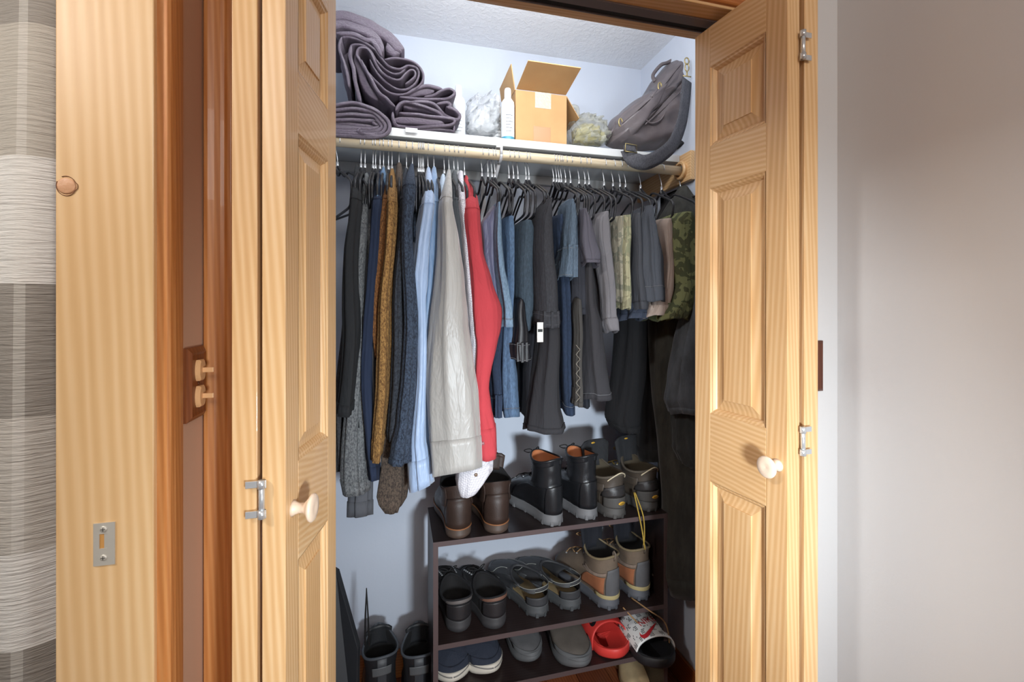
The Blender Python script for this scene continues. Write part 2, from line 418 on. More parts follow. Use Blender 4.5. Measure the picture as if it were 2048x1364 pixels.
def hinge(root, p, tx, z, sgn):
    # barrel + two-finger plate; p=(x,y) of the barrel, sgn direction toward the pivot leaf edge
    hm = chrome
    h = obj('hinge', MB().tube([(p[0],p[1],z-.026),(p[0],p[1],z+.026)], .0042, 14), hm, root)
    for dz in (-.022, .022):
        obj('knuckle', MB().tube([(p[0],p[1],z+dz-.006),(p[0],p[1],z+dz+.006)], .0056, 14), hm, h)
        obj('hinge_finger', MB().box((min(p[0],p[0]+sgn*.022),p[1]+.0005,z+dz-.005),(max(p[0],p[0]+sgn*.022),p[1]+.0025,z+dz+.005)), hm, h, smooth=False, bevel=.0006)
        obj('hinge_wing', MB().box((min(p[0],p[0]-sgn*.006),p[1]-.001,z+dz-.006),(max(p[0],p[0]-sgn*.006),p[1]+.002,z+dz+.006)), hm, h, smooth=False, bevel=.0006)
# left pair (camera sees the room face of the leading leaf)
def solve(u, y): r = ray(u, 620); return (r[0]*y/r[1], y)
dl = thing('door_1', 'left pine bifold closet door folded open, with a pale round knob', 'door', (-.2, .83, .02), kind='structure')
A = solve(571, .733); B = solve(672, .960)
q, L = leaf(dl, A, B, 1)
knob(dl, q, .027, 1.083)
P0 = solve(463, .738); 
pA = (P0[0]+.034, .738); pB = (P0[0]+.034+.004, .738+L)
leaf(dl, pA, pB, 1)
hp = (solve(522, .728)[0], .731)
for z in (1.93, 1.112, .25): hinge(dl, hp, 0, z, -1)
dr = thing('door_2', 'right pine bifold closet door folded open, with a pale round knob', 'door', (.76, .83, .02), kind='structure')
A = solve(1575, .712); B = solve(1390, .948)
q, L = leaf(dr, A, B, -1)
knob(dr, q, .022, 1.083)
P0 = solve(1609, .716)
leaf(dr, (P0[0], .716), (P0[0]-.004, .716+L), -1)
hp = (solve(1606, .708)[0], .708)
for z in (1.905, 1.135, .25): hinge(dr, hp, 0, z, 1)

# ------------------------------------------------------------------ bathroom curtain
cmn = Mat('plaid_shower_curtain', .85)
tc = cmn.n('ShaderNodeTexCoord'); sx = cmn.n('ShaderNodeSeparateXYZ'); cmn.l(tc.outputs['Object'], sx.inputs[0])
zz = cmn.math('MULTIPLY', sx.outputs[2], 1/2.4)
def zb(v): return (PY(60, v, .95).z)/2.4
W_, T1, T2, T3 = (228,225,218), (150,142,130), (186,179,167), (152,146,137)
bands = cmn.ramp(zz, [(0, T3), (zb(1290), W_), (zb(1097), (196,190,180)), (zb(835), T3), (zb(577), W_), (zb(318), T2), (zb(62), T3)], 'CONSTANT')
xs = cmn.math('FRACT', cmn.math('MULTIPLY', cmn.math('ADD', sx.outputs[0], 1.855), 1/.30))
st = cmn.ramp(xs, [(0,(0,0,0)), (.12,(160,160,160)), (.17,(0,0,0))], 'CONSTANT')
cc_ = cmn.mix(st, bands, lin((226,222,214)))
rp = cmn.noise(cmn.coord((6,1,70)), 3.0, 3, .6)
cmn.col(cmn.mix(cmn.math('MULTIPLY', rp, .22), cc_, lin((120,112,102))))
cmn.bump(rp, .6, .008)
cx1 = PY(107, 700, .95).x
mb = MB(); rows = []
for i in range(90):
    t = i/89; x = cx1+.014-.95*(1-t)
    row = []
    for j in range(50):
        z = .12+2.1*j/49
        edge = .006*math.sin(z*3.1)*max(0,(t-.9)*10)
        row.append((x+edge+.004*(z-1.2)*t, .95+.018*math.sin(x*34+.5*math.sin(z*2))+.010*math.sin(x*13+z), z))
    rows.append(row)
ct = obj('shower_curtain', mb.grid(rows), cmn.m, solid=.0015)
tag(ct, 'grey and white plaid shower curtain with pleated texture left of the door jamb', 'curtain')
rod_s = thing('curtain_rod', 'slim curtain rod carrying the plaid shower curtain', 'rod', (-1, .95, 2.23))
obj('rod', MB().tube([(-1.6,.95,2.23),(-.418,.95,2.23)], .010, 12), satin, rod_s)
for i in range(9): obj('ring', MB().tube([(-1.5+i*.115,.95+.016*math.cos(a*PI/8),2.226+.018*math.sin(a*PI/8)) for a in range(17)], .0018, 6), satin, rod_s)

# ------------------------------------------------------------------ shelf, rod, cleat, bracket
ZS = 1.962
shelf_m = plain('white_shelf', (206,208,208), .5)
sh = thing('closet_shelf', 'white painted closet shelf above the hanging rod', 'shelf', (.36, 1.6, ZS-.027))
obj('shelf_board', MB().box((XL+.001,1.457,ZS-.027),(XR-.02,YB-.001,ZS)), shelf_m, sh, smooth=False, bevel=.002)
obj('shelf_cleat', MB().box((XL+.001,YB-.02,ZS-.062),(XR-.02,YB-.001,ZS-.0275)), shelf_m, sh, smooth=False, bevel=.002)
cl = thing('wooden_cleat', 'pine cleat board on the right closet wall holding the rod', 'cleat', (XR-.01, 1.58, 1.855))
obj('board', MB().box((XR-.019,1.395,1.856),(XR-.0005,YB-.001,ZS-.002)), pine_d, cl, smooth=False, bevel=.002)
obj('rod_socket', MB().lathe((XR-.019,1.447,1.90),[(.034,0),(.034,-.010),(.031,-.013),(.024,-.013),(.022,-.004)],28,'x'), pine_v, cl, angle=.6)
YR, ZR = 1.447, 1.900
rd = obj('closet_rod', MB().tube([(XL+.002,YR,ZR),(XR-.019,YR,ZR)], .0165, 24), wood('pale_dowel', (200,180,146), (222,204,172), (236,222,196), axis='x', scale=.8))
tag(rd, 'pale round wooden closet rod carrying all the hangers', 'rod')
bk = thing('shelf_bracket', 'white metal bracket holding the rod at mid shelf', 'bracket', (.335, YB-.03, 1.75))
bx_ = PY(1000, 318, YR).x; bwm = plain('white_enamel', (214,216,220), .35)
obj('wall_arm', MB().box((bx_-.010,YB-.024,1.70),(bx_+.010,YB-.0205,ZS-.028)), bwm, bk, smooth=False)
obj('diagonal_arm', MB().tube([(bx_,YB-.03,1.72),(bx_,YR+.10,1.83),(bx_,YR+.02,1.875)], .006, 8), bwm, bk)
obj('rod_hook', MB().tube([(bx_, YR+.0215*math.cos(a), ZR+.0215*math.sin(a)) for a in [PI*(-.95+1.0*i/10) for i in range(11)]], .0045, 8).tube([(bx_,YR-.0215,ZR-.004),(bx_,YR-.022,ZR+.03)], .0045, 8), bwm, bk)
obj('shelf_tab', MB().box((bx_-.011,1.452,ZS-.034),(bx_+.011,YB-.03,ZS-.0275)), bwm, bk, smooth=False)

# ------------------------------------------------------------------ hangers
HANG = {}
def hanger_mesh():
    hook = [(0, .0185*math.cos(a), .0185*math.sin(a)) for a in [PI*(1.12-1.22*i/14) for i in range(15)]]
    hook = [(0, y*1.0, z) for _, y, z in hook]
    tail = [(0,.016,-.014),(0,.004,-.040),(0,0,-.055),(0,0,-.080)]
    mh = MB().tube(hook+tail, .0016, 8)
    pts = [(0,0,-.074),(0,.010,-.082),(0,.045,-.112),(0,.062,-.116),(0,.085,-.112),(0,.165,-.150),(0,.188,-.163),(0,.198,-.182),(0,.190,-.215),(0,.178,-.230)]
    pts += [(0,x,-.233) for x in (.12,0,-.12)] + [(0,-y,z) for _, y, z in pts[::-1]]
    mf = MB().tube(catmull(pts, 3), .0036, 8)
    nk = MB().tube([(0,0,-.062),(0,0,-.086)], .0042, 8)
    def mk(n, mb, m):
        me = bpy.data.meshes.new(n); me.from_pydata(mb.v, [], mb.f); me.polygons.foreach_set('use_smooth', [True]*len(me.polygons)); me.materials.append(m); return me
    HANG['hook'] = mk('hook', mh, wire_m); HANG['frame'] = mk('frame', mf, black_wire); HANG['neck'] = mk('neck', nk, wire_m)
hanger_mesh()
def hanger(u, label, rz=0.0, group=None):
    r = ray(u, 300); x = r[0]*YR/r[1]
    t = thing('clothes_hanger', label, 'hanger', (x, YR, ZR-.0018), rz, group)
    for k, me in HANG.items():
        o = bpy.data.objects.new(k, me); C.objects.link(o); o.parent = t
    return x

# ------------------------------------------------------------------ garments
def sect(cx, y0, dep, hw, z, ph, amp, n=44):
    """closed slice: long in y, narrow in x, with folds"""
    out = []
    for i in range(n):
        a = 2*PI*i/n
        c, s = math.cos(a), math.sin(a)
        px = math.copysign(abs(c)**.75, c); py = math.copysign(abs(s)**.85, s)
        f = 1+amp*(math.sin(3*a+ph+z*3.0)*.5+math.sin(5*a-ph*1.7+z*5)*.35+math.sin(9*a+ph*2.3-z*4)*.32+math.sin(14*a-ph+z*3)*.16)
        out.append((cx+hw*px*f, y0+dep*.5+dep*.5*py*(1+.25*(f-1)), z))
    return out
def drape(rows, yf, dep, amp=.16, ph=0.0, ytop=None, vseam=None, nr=46, wob=.004, slant=.0):
    """rings of a hanging piece whose outline passes through the photographed edges at distance yf"""
    v0, v1 = rows[0][0], rows[-1][0]; rings = []
    for k in range(nr):
        t = k/(nr-1); v = v0+(v1-v0)*t
        uL, uR = interp(rows, v)
        y = yf
        d_ = dep
        if ytop is not None and v < vseam:
            q_ = (v-v0)/(vseam-v0); e = q_**.7
            y = ytop+(yf-ytop)*e; d_ = .05+(dep-.05)*e
        a = PY(uL, v, y+.02); b = PY(uR, v, y+.02)
        cx = (a.x+b.x)/2; hw = max(.003, (b.x-a.x)/2)
        cx += wob*math.sin(t*9+ph*3)*min(1, t*3)
        z = a.z
        grow = min(1, .25+t*12)
        rings.append([(max(XL+.006, min(XR-.016, x)), min(yy, YB-.004), z+.006*math.sin(yy*60+ph)*(t**3)+slant*(x-cx)*t**5) for x, yy, _ in sect(cx, y, d_, hw*(.55+.45*grow), z, ph, amp*min(1, t*4+.2))])
    return rings
def shell(rings, top=True):
    mb = MB()
    r0 = rings[0]; c = Vector((0,0,0))
    for p in r0: c += Vector(p)
    c /= len(r0)
    tip = [tuple(c+(Vector(p)-c)*.45+Vector((0,0,.006))) for p in r0]
    last = rings[-1]; c2 = Vector((0,0,0))
    for p in last: c2 += Vector(p)
    c2 /= len(last)
    inner = [tuple(c2+(Vector(p)-c2)*.86+Vector((0,0,.001))) for p in last]
    deep = [tuple(c2+(Vector(p)-c2)*.8+Vector((0,0,.05))) for p in last]
    mb.loft([tip]+rings+[inner, deep]); return mb
def band(rings, i0, i1, off=.0018):
    out = []
    for r in rings[i0:i1]:
        c = Vector((0,0,0))
        for p in r: c += Vector(p)
        c /= len(r)
        out.append([tuple(Vector(p)+(Vector((p[0]-c.x, p[1]-c.y, 0)).normalized()*off)) for p in r])
    e0 = [tuple(Vector(p)*.0+Vector(q)) for p, q in zip(out[0], rings[i0])]
    return MB().loft([e0]+out+[rings[min(i1, len(rings))-1]], True, False, False)
def stitch(rings, i, off=.001):
    c = Vector((0,0,0))
    for p in rings[i]: c += Vector(p)
    c /= len(rings[i])
    pts = [Vector(p)+Vector((p[0]-c.x,p[1]-c.y,0)).normalized()*off for p in rings[i]]
    return MB().tube(pts+[pts[0]], .0007, 5)
def hl_(label): return ' '.join(('black hanger holding the '+label).split()[:15]).rstrip(',')
def shirt(label, hook, rows, mat, vseam, yf=1.22, dep=.10, ph=None, cuff=0, collar=None, hem=1.08, hlabel=None, body=True, cuffmat=None, name='long_sleeve_shirt', cat='shirt', amp=.34, bhw=.013, rz=0, slant=0):
    ph = R.random()*6 if ph is None else ph
    x = hanger(hook, hlabel or hl_(label), rz)
    t = thing(name, label, cat, (x, YR, hem))
    rg = drape(rows, yf, dep, amp, ph, ytop=YR-.05, vseam=vseam, slant=slant)
    obj('sleeve', shell(rg), mat, t)
    v0, v1 = rows[0][0], rows[-1][0]
    ks = max(2, int(round((vseam-v0)/(v1-v0)*45)))
    obj('shoulder_seam', stitch(rg, ks), mat, t)
    if cuff:
        kc = int((1-cuff/(v1-v0))*45)
        obj('cuff', band(rg, kc, 46), cuffmat or mat, t)
    zt = rg[min(3, len(rg)-1)][0][2]; 
    zt = min(zt, ZR-.085)
    if body:
        br = []
        for k in range(26):
            q_ = k/25; z = zt-(zt-hem)*q_
            e = min(1, q_*6)**.6
            hy0 = .05+.145*e; 
            br.append(sect(x, YR-hy0, 2*hy0, bhw*(.5+.5*e), z, ph+1, .2))
        obj('body', shell(br), mat, t)
        fr = drape([(900,0,0)],0,0) if False else None
    if collar:
        cxp = x
        rr = [[(cxp+rad*.55*math.cos(a), YR+rad*1.1*math.sin(a), z+.008*math.cos(a*2)) for a in [2*PI*i/20 for i in range(20)]] for rad, z in ((.034,zt-.02),(.036,zt+.002),(.034,zt+.018),(.030,zt+.024),(.029,zt+.0))]
        obj('collar', MB().loft(rr, True, False, False), mat, t)
    return t
charcoal = fabric('charcoal_knit', (30,32,35)); hgrey = fabric('heather_grey', (126,129,130), 'heather', (74,76,80))
shirt('charcoal long-sleeve shirt hanging leftmost beside the folded door', 746-16, [(333,710,717),(346,706,722),(400,699,721),(500,690,719),(640,682,718),(750,678,713),(828,673,711)], charcoal, 400, 1.20, .09, cuff=22)
shirt('light heather grey long-sleeve tee hanging right of the charcoal shirt', 746, [(350,727,740),(370,724,742),(450,718,736),(560,716,731),(640,714,727),(740,702,727),(820,688,727),(900,685,731),(950,684,735),(986,690,735)], hgrey, 445, 1.235, .09, cuff=20, collar=True)
shirt('dark grey long-sleeve shirt whose cuff hangs lowest at left', 751, [(352,738,748),(400,736,750),(640,712,740),(850,705,742),(960,702,744),(1035,701,743)], fabric('slate_grey', (82,84,90)), 420, 1.27, .08, cuff=22)
shirt('mottled grey sweatshirt half hidden behind the charcoal shirt sleeve', 722, [(352,706,716),(450,696,712),(640,684,706),(827,672,690),(942,673,688)], fabric('mottled_dark', (70,70,72), 'heather', (44,44,48)), 420, 1.275, .08)
shirt('deep navy blue long-sleeve shirt hanging between grey tee and mustard sweater', 767, [(345,756,768),(370,750,772),(405,744,768),(450,741,762),(560,731,754),(640,727,750),(760,724,750),(900,728,753),(962,735,755)], fabric('deep_navy', (30,42,66)), 405, 1.225, .09, cuff=16, collar=True)
shirt('light blue ribbed-shoulder shirt peeking above the navy shirt', 760, [(338,762,772),(360,757,776),(420,746,770),(520,742,760)], fabric('steel_blue', (110,138,166), 'heather', (78,104,134)), 420, 1.27, .08, hem=1.2)
rust = fabric('rust_heather', (150,100,54), 'heather', (84,52,26)); must = fabric('mustard_heather', (170,130,74), 'heather', (98,66,34))
shirt('rust brown heather sweater with bent elbow left of the mustard sweater', 777, [(350,776,788),(400,764,782),(450,757,778),(530,746,774),(563,739,771),(585,741,768),(640,746,762),(718,748,759)], rust, 400, 1.23, .10, name='sweater', cat='sweater', hem=1.15)
shirt('mustard tan heather sweater with long sleeve in front', 784, [(341,779,790),(360,774,794),(400,771,794),(500,768,790),(640,757,781),(760,748,774),(860,743,768),(918,743,764)], must, 400, 1.19, .09, name='sweater', cat='sweater', cuff=30)
shirt('brown grey marled sweater with lowest hanging cuff under the mustard one', 798, [(329,791,806),(345,789,808),(400,790,808),(640,778,800),(860,766,800),(930,764,808),(968,758,808),(990,753,807),(1010,757,805),(1024,768,797)], fabric('marled_brown', (98,84,72), 'heather', (48,40,36)), 380, 1.26, .09, name='sweater', cat='sweater')
navyh = fabric('navy_fleece', (66,80,100), 'heather', (28,36,50))
shirt('dark slate heather sweater tucked left of the navy fleece', 813, [(340,806,818),(360,800,816),(450,796,812),(640,786,808),(760,780,806),(850,777,802),(877,778,800)], fabric('slate_heather', (60,66,76), 'heather', (28,32,40)), 400, 1.215, .09, name='sweater', cat='sweater', cuff=16)
shirt('navy blue fleece sweater with flared sleeve end before the pale blue shirts', 825, [(331,818,829),(345,812,832),(370,806,833),(450,805,826),(640,806,831),(760,803,829),(850,797,827),(900,786,823),(932,781,820)], navyh, 372, 1.18, .10, name='sweater', cat='sweater', cuff=8)
for i, u in enumerate((837, 840.5, 844, 847)):
    hanger(u, ('first','second','third','fourth')[i]+' from left of four empty hangers clustered beside the navy fleece', 0.02*i-.03, 'four tightly clustered empty hangers by the fleece')
ltb = fabric('pale_blue_satin', (160,182,214), 'satin'); blu2 = fabric('mid_blue_satin', (116,144,178), 'satin')
shirt('mid blue dress shirt half hidden between pale blue and silver shirts', 868, [(337,862,874),(360,860,878),(410,858,880),(520,846,876),(640,842,870),(780,836,864),(900,838,864),(950,840,868)], blu2, 405, 1.235, .09, collar=True)
shirt('pale sky blue dress shirt with sleeve reaching low at centre', 856, [(338,851,862),(360,848,868),(405,843,872),(500,832,862),(563,824,858),(600,828,852),(640,829,851),(760,828,850),(880,822,852),(912,824,858),(972,826,866)], ltb, 405, 1.20, .09, cuff=52, collar=True, slant=.4)
shirt('faint white blue shirt shoulder left of the silver grey shirt', 888.5, [(352,880,892),(380,878,894),(450,876,890),(640,872,890)], fabric('ice_blue', (196,214,232), 'satin'), 400, 1.25, .09, hem=1.2, collar=True)
silver = fabric('silver_satin', (166,164,160), 'satin')
shirt('silver grey satin dress shirt with broad cuff, largest sleeve in front', 898, [(342,893,902),(362,888,906),(402,880,907),(480,877,920),(560,873,930),(640,868,940),(720,864,952),(790,861,961),(870,861,963),(895,864,964),(948,867,966)], silver, 402, 1.155, .12, cuff=56, amp=.2, collar=True, slant=.12)
shirt('dark charcoal green dress shirt between silver and white shirts', 908, [(345,903,913),(370,902,918),(400,904,923),(450,910,930),(550,922,940),(640,932,946),(700,938,950)], fabric('charcoal_green', (76,80,84)), 400, 1.24, .09, collar=True)
chk = fabric('white_check', (222,220,224), 'check', (186,184,194))
shirt('white finely checked shirt whose cuff shows below the silver cuff', 916, [(345,914,928),(370,914,930),(400,917,932),(460,925,938),(560,930,942),(700,936,960),(850,940,978),(905,938,984),(930,922,988),(960,918,986),(985,922,958)], chk, 400, 1.215, .09, cuff=50, amp=.1, slant=.35)
red = fabric('red_cotton', (186,62,70), 'plain')
shirt('red dress shirt hanging at the right end of the shirts', 929, [(355,928,936),(372,927,944),(390,928,956),(420,930,962),(500,936,966),(560,939,981),(622,940,1001),(658,944,1001),(690,950,996),(775,950,983),(820,950,988),(860,950,995),(917,952,994)], red, 420, 1.19, .10, cuff=55, amp=.2, collar=True)
def button(lab, u, v, y, c):
    p = PY(u, v, y); t = [o for o in C.objects if o.get('label','').startswith(lab)][0]
    obj('cuff_button', MB().lathe(tuple(p), [(.0005,-.0015),(.0045,-.0012),(.005,0),(.005,.004)], 16, 'y'), plain('button_'+lab.split()[0], c, .3), t)
button('red dress shirt', 966, 887, 1.188, (150,90,96))
button('white finely checked', 952, 950, 1.212, (120,100,84))
# ------------------------------------------------------------------ trousers
def pants(label, hook, rows, mat, yf=1.265, dep=.20, ph=None, amp=.30, name='folded_trousers', cat='trousers', hem=0, waist=0, hookrz=0, fold=True, hl=None, stitchmat=None, loops=False):
    ph = R.random()*6 if ph is None else ph
    if hook: x = hanger(hook, hl or hl_(label), hookrz)
    rg = drape(rows, yf, dep, amp, ph, wob=.002)
    mid = rg[0]; cx = sum(p[0] for p in mid)/len(mid)
    t = thing(name, label, cat, (cx, yf+dep/2, rg[-1][0][2]))
    obj('trouser_leg', shell(rg), mat, t)
    v0, v1 = rows[0][0], rows[-1][0]
    sm = stitchmat or mat
    if hem:
        k = max(1, int((1-hem/(v1-v0))*45)); obj('hem', band(rg, k, 46, .0015), mat, t); obj('hem_stitching', stitch(rg, k, .002), sm, t)
    if waist:
        k = max(1, int((1-waist/(v1-v0))*45)); wb = obj('waistband', band(rg, k, 46, .003), mat, t)
        for dk_ in (k+1, 44): obj('waist_stitching', stitch(rg, dk_, .0038), sm, wb)
        for jx in (33, 30, 36):
            a_ = Vector(rg[k][jx]); b_ = Vector(rg[-1][jx])
            obj('belt_loop', MB().box((a_.x-.004, min(a_.y,b_.y)-.0065, b_.z-.002), (a_.x+.004, min(a_.y,b_.y)-.003, a_.z+.004)), mat, t, smooth=False, bevel=.001)
    # outer side seam
    obj('side_seam', MB().tube([Vector(r[31])+Vector((0,-.001,0)) for r in rg[2:-1:2]], .0008, 5), mat, t)
    return t, rg
dn_l = fabric('light_denim', (112,136,158), 'denim'); dn_m = fabric('mid_denim', (80,104,132), 'denim'); dn_s = fabric('slate_denim', (58,72,84), 'denim')
dn_d = fabric('dark_denim', (36,50,72), 'denim'); dn_k = fabric('charcoal_denim', (48,49,54), 'denim'); pale_st = plain('pale_thread', (118,120,124), .8); gold_st = plain('tan_thread', (140,112,72), .8)
for u, rz, w_ in ((964,.05,'leftmost'),(976,-.02,'middle'),(984,.1,'rightmost')):
    hanger(u, w_+' of three empty black hangers bundled right of the red shirt', rz, 'three bundled empty hangers right of the red shirt')
pants('lilac blue trousers folded tight against the red shirt', 990, [(408,988,998),(425,978,1000),(448,962,998),(500,966,995),(560,978,998),(600,986,1001),(634,996,1003)], fabric('lilac_blue', (100,104,130), 'satin'), 1.27, .18)
pants('faded light blue jeans hung in front of the medium blue jeans', 1018, [(406,992,1001),(430,989,1003),(470,986,1006),(530,990,1013),(580,994,1022),(620,998,1028),(657,1000,1030)], dn_l, 1.235, .15, hem=14, stitchmat=pale_st)
pants('medium blue jeans with folded wide leg at left of the trousers', 1027, [(433,1005,1035),(500,1010,1034),(560,1012,1031),(640,1004,1028),(700,1003,1033),(754,1002,1041),(831,1004,1043)], dn_m, 1.26, .20, hem=13, stitchmat=pale_st)
pants('dark stitched denim cut-offs showing below the red shirt', 0, [(640,994,1008),(690,988,1004),(740,981,1002),(790,984,1003),(836,989,1003)], dn_d, 1.275, .14, hem=14, stitchmat=pale_st, waist=40)
pants('slate blue jeans with smooth flat front at centre', 1036, [(441,1036,1073),(470,1034,1074),(520,1032,1074),(580,1030,1073),(625,1029,1071),(662,1034,1066)], dn_s, 1.25, .20, amp=.08)
pants('black coated jeans with shiny waistband below the slate jeans', 0, [(600,1030,1050),(640,1026,1052),(680,1023,1058),(722,1024,1061)], fabric('black_coated', (24,25,30), 'leather', rough=.45), 1.235, .08, waist=34, stitchmat=pale_st)
pants('black dress trousers hanging behind the coated jeans', 0, [(600,1056,1076),(680,1052,1078),(740,1046,1076),(832,1042,1068)], fabric('blue_black', (16,18,26)), 1.28, .18)
pants('charcoal jeans with tag and waistband, in front at centre', 1058, [(398,1096,1104),(412,1086,1106),(436,1075,1109),(500,1072,1114),(573,1071,1120),(610,1073,1122),(652,1075,1127)], dn_k, 1.20, .16, amp=.08, waist=24, stitchmat=plain('thread_grey', (80,80,84), .8))
t_, rg_ = pants('black flared trousers reaching lowest at centre', 1052, [(610,1084,1120),(660,1082,1122),(720,1078,1123),(780,1070,1123),(820,1063,1124),(850,1059,1131),(866,1058,1135)], fabric('soft_black', (38,38,42)), 1.215, .12, amp=.2, hem=9)
# care tag on the charcoal jeans
cp = PY(1074, 652, 1.19); cq = PY(1086, 684, 1.19)
cg = thing('care_tag', 'white printed care tag dangling below the charcoal jeans', 'tag', (cp.x, 1.19, cq.z))
obj('tag_strip', MB().box((cp.x,1.188,cq.z),(cq.x,1.1895,cp.z+.01)), plain('tag_white', (222,222,216), .7), cg, smooth=False)
obj('printed_patch', MB().box((cp.x+.002,1.1872,cq.z+.028),(cq.x-.002,1.1879,cq.z+.036)), plain('tag_black', (40,44,46), .7), cg, smooth=False)
for u, rz, w_ in ((1107,.05,'leftmost'),(1113,-.03,'middle'),(1118,.08,'rightmost')):
    hanger(u, w_+' of three empty black hangers right of the charcoal jeans', rz, 'three clustered empty hangers at mid trousers')
pants('deep blue jeans hung long behind the stitched waistband', 1122.5, [(430,1108,1130),(500,1114,1134),(560,1118,1142),(640,1122,1150),(700,1124,1152),(780,1125,1152),(826,1126,1152)], dn_d, 1.275, .20, hem=10, stitchmat=pale_st)
pants('faded blue grey jeans with upside-down waistband and belt loops', 1131, [(400,1136,1147),(415,1134,1153),(440,1133,1157),(480,1128,1157),(520,1124,1152),(557,1121,1149)], fabric('blue_grey_denim', (84,100,116), 'denim'), 1.225, .12, waist=62, stitchmat=pale_st)
pants('dark grey fabric with pale zigzag stripe hanging under the shorts', 0, [(600,1148,1162),(700,1150,1163),(780,1150,1163),(812,1146,1162)], fabric('taupe_dark', (62,60,58)), 1.225, .05, hem=8)
zg = [PY(1156+(4 if i % 2 else -4), 690+i*9.5, 1.221) for i in range(13)]
zz_ = obj('zigzag_stripe', MB().tube(zg, .0009, 5), plain('zig_thread', (140,134,122), .8), C.objects.get('folded_trousers.%03d' % 0) if False else bpy.data.objects[[o.name for o in C.objects if o.get('label','').startswith('dark grey fabric')][0]])
pants('charcoal cargo shorts hung at mid trousers, below a grey tee', 1141, [(450,1150,1166),(500,1146,1168),(560,1142,1172),(600,1143,1175),(625,1150,1174)], fabric('cargo_charcoal', (44,46,54)), 1.25, .12, hem=10, name='folded_shorts', cat='shorts')
pants('grey violet tee draped over a hanger with drooping sleeve', 1158, [(419,1163,1171),(440,1163,1180),(480,1164,1192),(510,1165,1200),(530,1170,1198)], fabric('grey_violet', (84,82,92)), 1.21, .10, hem=6, name='draped_tee', cat='shirt')
pants('soft black slacks with flared hems right of centre', 1170, [(520,1166,1186),(600,1164,1191),(655,1164,1207),(720,1168,1217),(770,1171,1224),(803,1172,1228)], fabric('slack_black', (48,47,51)), 1.24, .16, amp=.2, hem=10, stitchmat=pale_st)
pants('blue black trousers folded behind the black slacks', 0, [(440,1170,1186),(560,1156,1176),(650,1152,1172),(740,1155,1180),(812,1158,1182)], fabric('ink_blue', (26,30,40)), 1.29, .2)
pants('taupe grey chinos with crumpled hems left of the camouflage pair', 1178, [(424,1198,1221),(436,1189,1224),(470,1189,1227),(520,1196,1229),(600,1207,1234),(632,1209,1236),(645,1208,1241),(664,1216,1239)], fabric('taupe_grey', (112,110,114)), 1.24, .16, hem=22)
cam1 = fabric('pale_camo', (158,152,134), 'camo', (124,124,110)); 
pants('pale digital camouflage trousers, left one of two narrow folds', 1208, [(433,1229,1249),(480,1230,1248),(540,1233,1249),(606,1237,1252)], cam1, 1.26, .16)
pants('pale camouflage shorts, right one of two narrow folds', 1226, [(431,1249,1260),(480,1249,1260),(540,1249,1259),(616,1246,1261)], fabric('pale_camo_green', (164,160,130), 'camo', (130,132,106)), 1.235, .15, hem=22, name='folded_shorts', cat='shorts')
pants('charcoal trousers hanging right of the camouflage pair', 1240, [(427,1262,1284),(470,1261,1286),(530,1262,1290),(590,1263,1299),(622,1266,1296)], fabric('charcoal_twill', (66,68,74)), 1.25, .16, hem=14)
pants('dark grey trousers with welt pocket hanging left of the beige pair', 1251, [(412,1294,1302),(425,1290,1306),(460,1290,1313),(520,1292,1327),(560,1296,1328),(600,1300,1328)], fabric('welt_grey', (72,76,84)), 1.215, .15, hem=26, stitchmat=pale_st)
pants('navy trousers with crumpled cuff below the charcoal pair', 0, [(560,1270,1296),(600,1264,1298),(640,1250,1294)], fabric('faded_navy', (54,62,78)), 1.27, .12, hem=12)
pants('beige khaki trousers with crumpled pale cuffs', 1281, [(438,1318,1347),(470,1320,1349),(530,1328,1349),(580,1318,1348),(610,1302,1346),(634,1300,1330)], fabric('beige_khaki', (176,160,150)), 1.235, .15, amp=.2, hem=20)
cam2 = fabric('green_camo', (112,116,78), 'camo', (70,76,50))
pants('green woodland camouflage trousers bunched at the right end', 1323, [(424,1348,1396),(460,1346,1398),(520,1350,1398),(570,1354,1398),(600,1345,1396),(625,1326,1392),(641,1322,1384)], cam2, 1.21, .18, amp=.22)
# long dark garments at the right
def robe(label, rows, mat, yf, dep, hook=0, name='robe', cat='robe', amp=.2):
    if hook: hanger(hook, hl_(label))
    rg = drape(rows, yf, dep, amp, R.random()*6, ytop=YR-.03 if hook else None, vseam=rows[0][0]+60)
    t = thing(name, label, cat, (rg[-1][0][0], yf+dep/2, rg[-1][0][2]))
    obj('body', shell(rg), mat, t)
    obj('hem', band(rg, 43, 46, .0015), mat, t)
    return t
robe('black trousers hanging full length left of the dark robes', [(560,1262,1300),(645,1252,1296),(750,1240,1293),(840,1229,1287),(863,1240,1285)], fabric('jet_black', (18,18,21)), 1.42, .14, name='long_trousers', cat='trousers')
robe('black long coat hanging behind the olive robe', [(380,1352,1392),(440,1336,1396),(640,1288,1352),(800,1292,1350),(925,1296,1344)], fabric('coat_black', (22,21,23), 'velvet'), 1.45, .14, hook=0, name='long_coat', cat='coat')
robe('dark olive velour robe hanging nearest the right closet wall', [(374,1352,1402),(430,1344,1430),(640,1330,1440),(800,1330,1440),(900,1338,1440),(1000,1342,1440),(1100,1338,1440),(1160,1336,1440),(1196,1346,1440)], fabric('olive_velour', (52,51,46), 'velvet'), 1.33, .16, hook=1361)
robe('grey velour bathrobe with flared sleeve behind the right door', [(540,1392,1440),(600,1383,1450),(690,1366,1450),(760,1353,1450),(805,1344,1450),(832,1356,1450)], fabric('grey_velour', (70,74,80), 'velvet'), 1.20, .10)
robe('charcoal robe panel with rounded hem hanging below the grey sleeve', [(780,1360,1440),(850,1352,1445),(900,1350,1445),(925,1364,1445),(936,1384,1445)], fabric('char_velour', (50,52,52), 'velvet'), 1.25, .07)
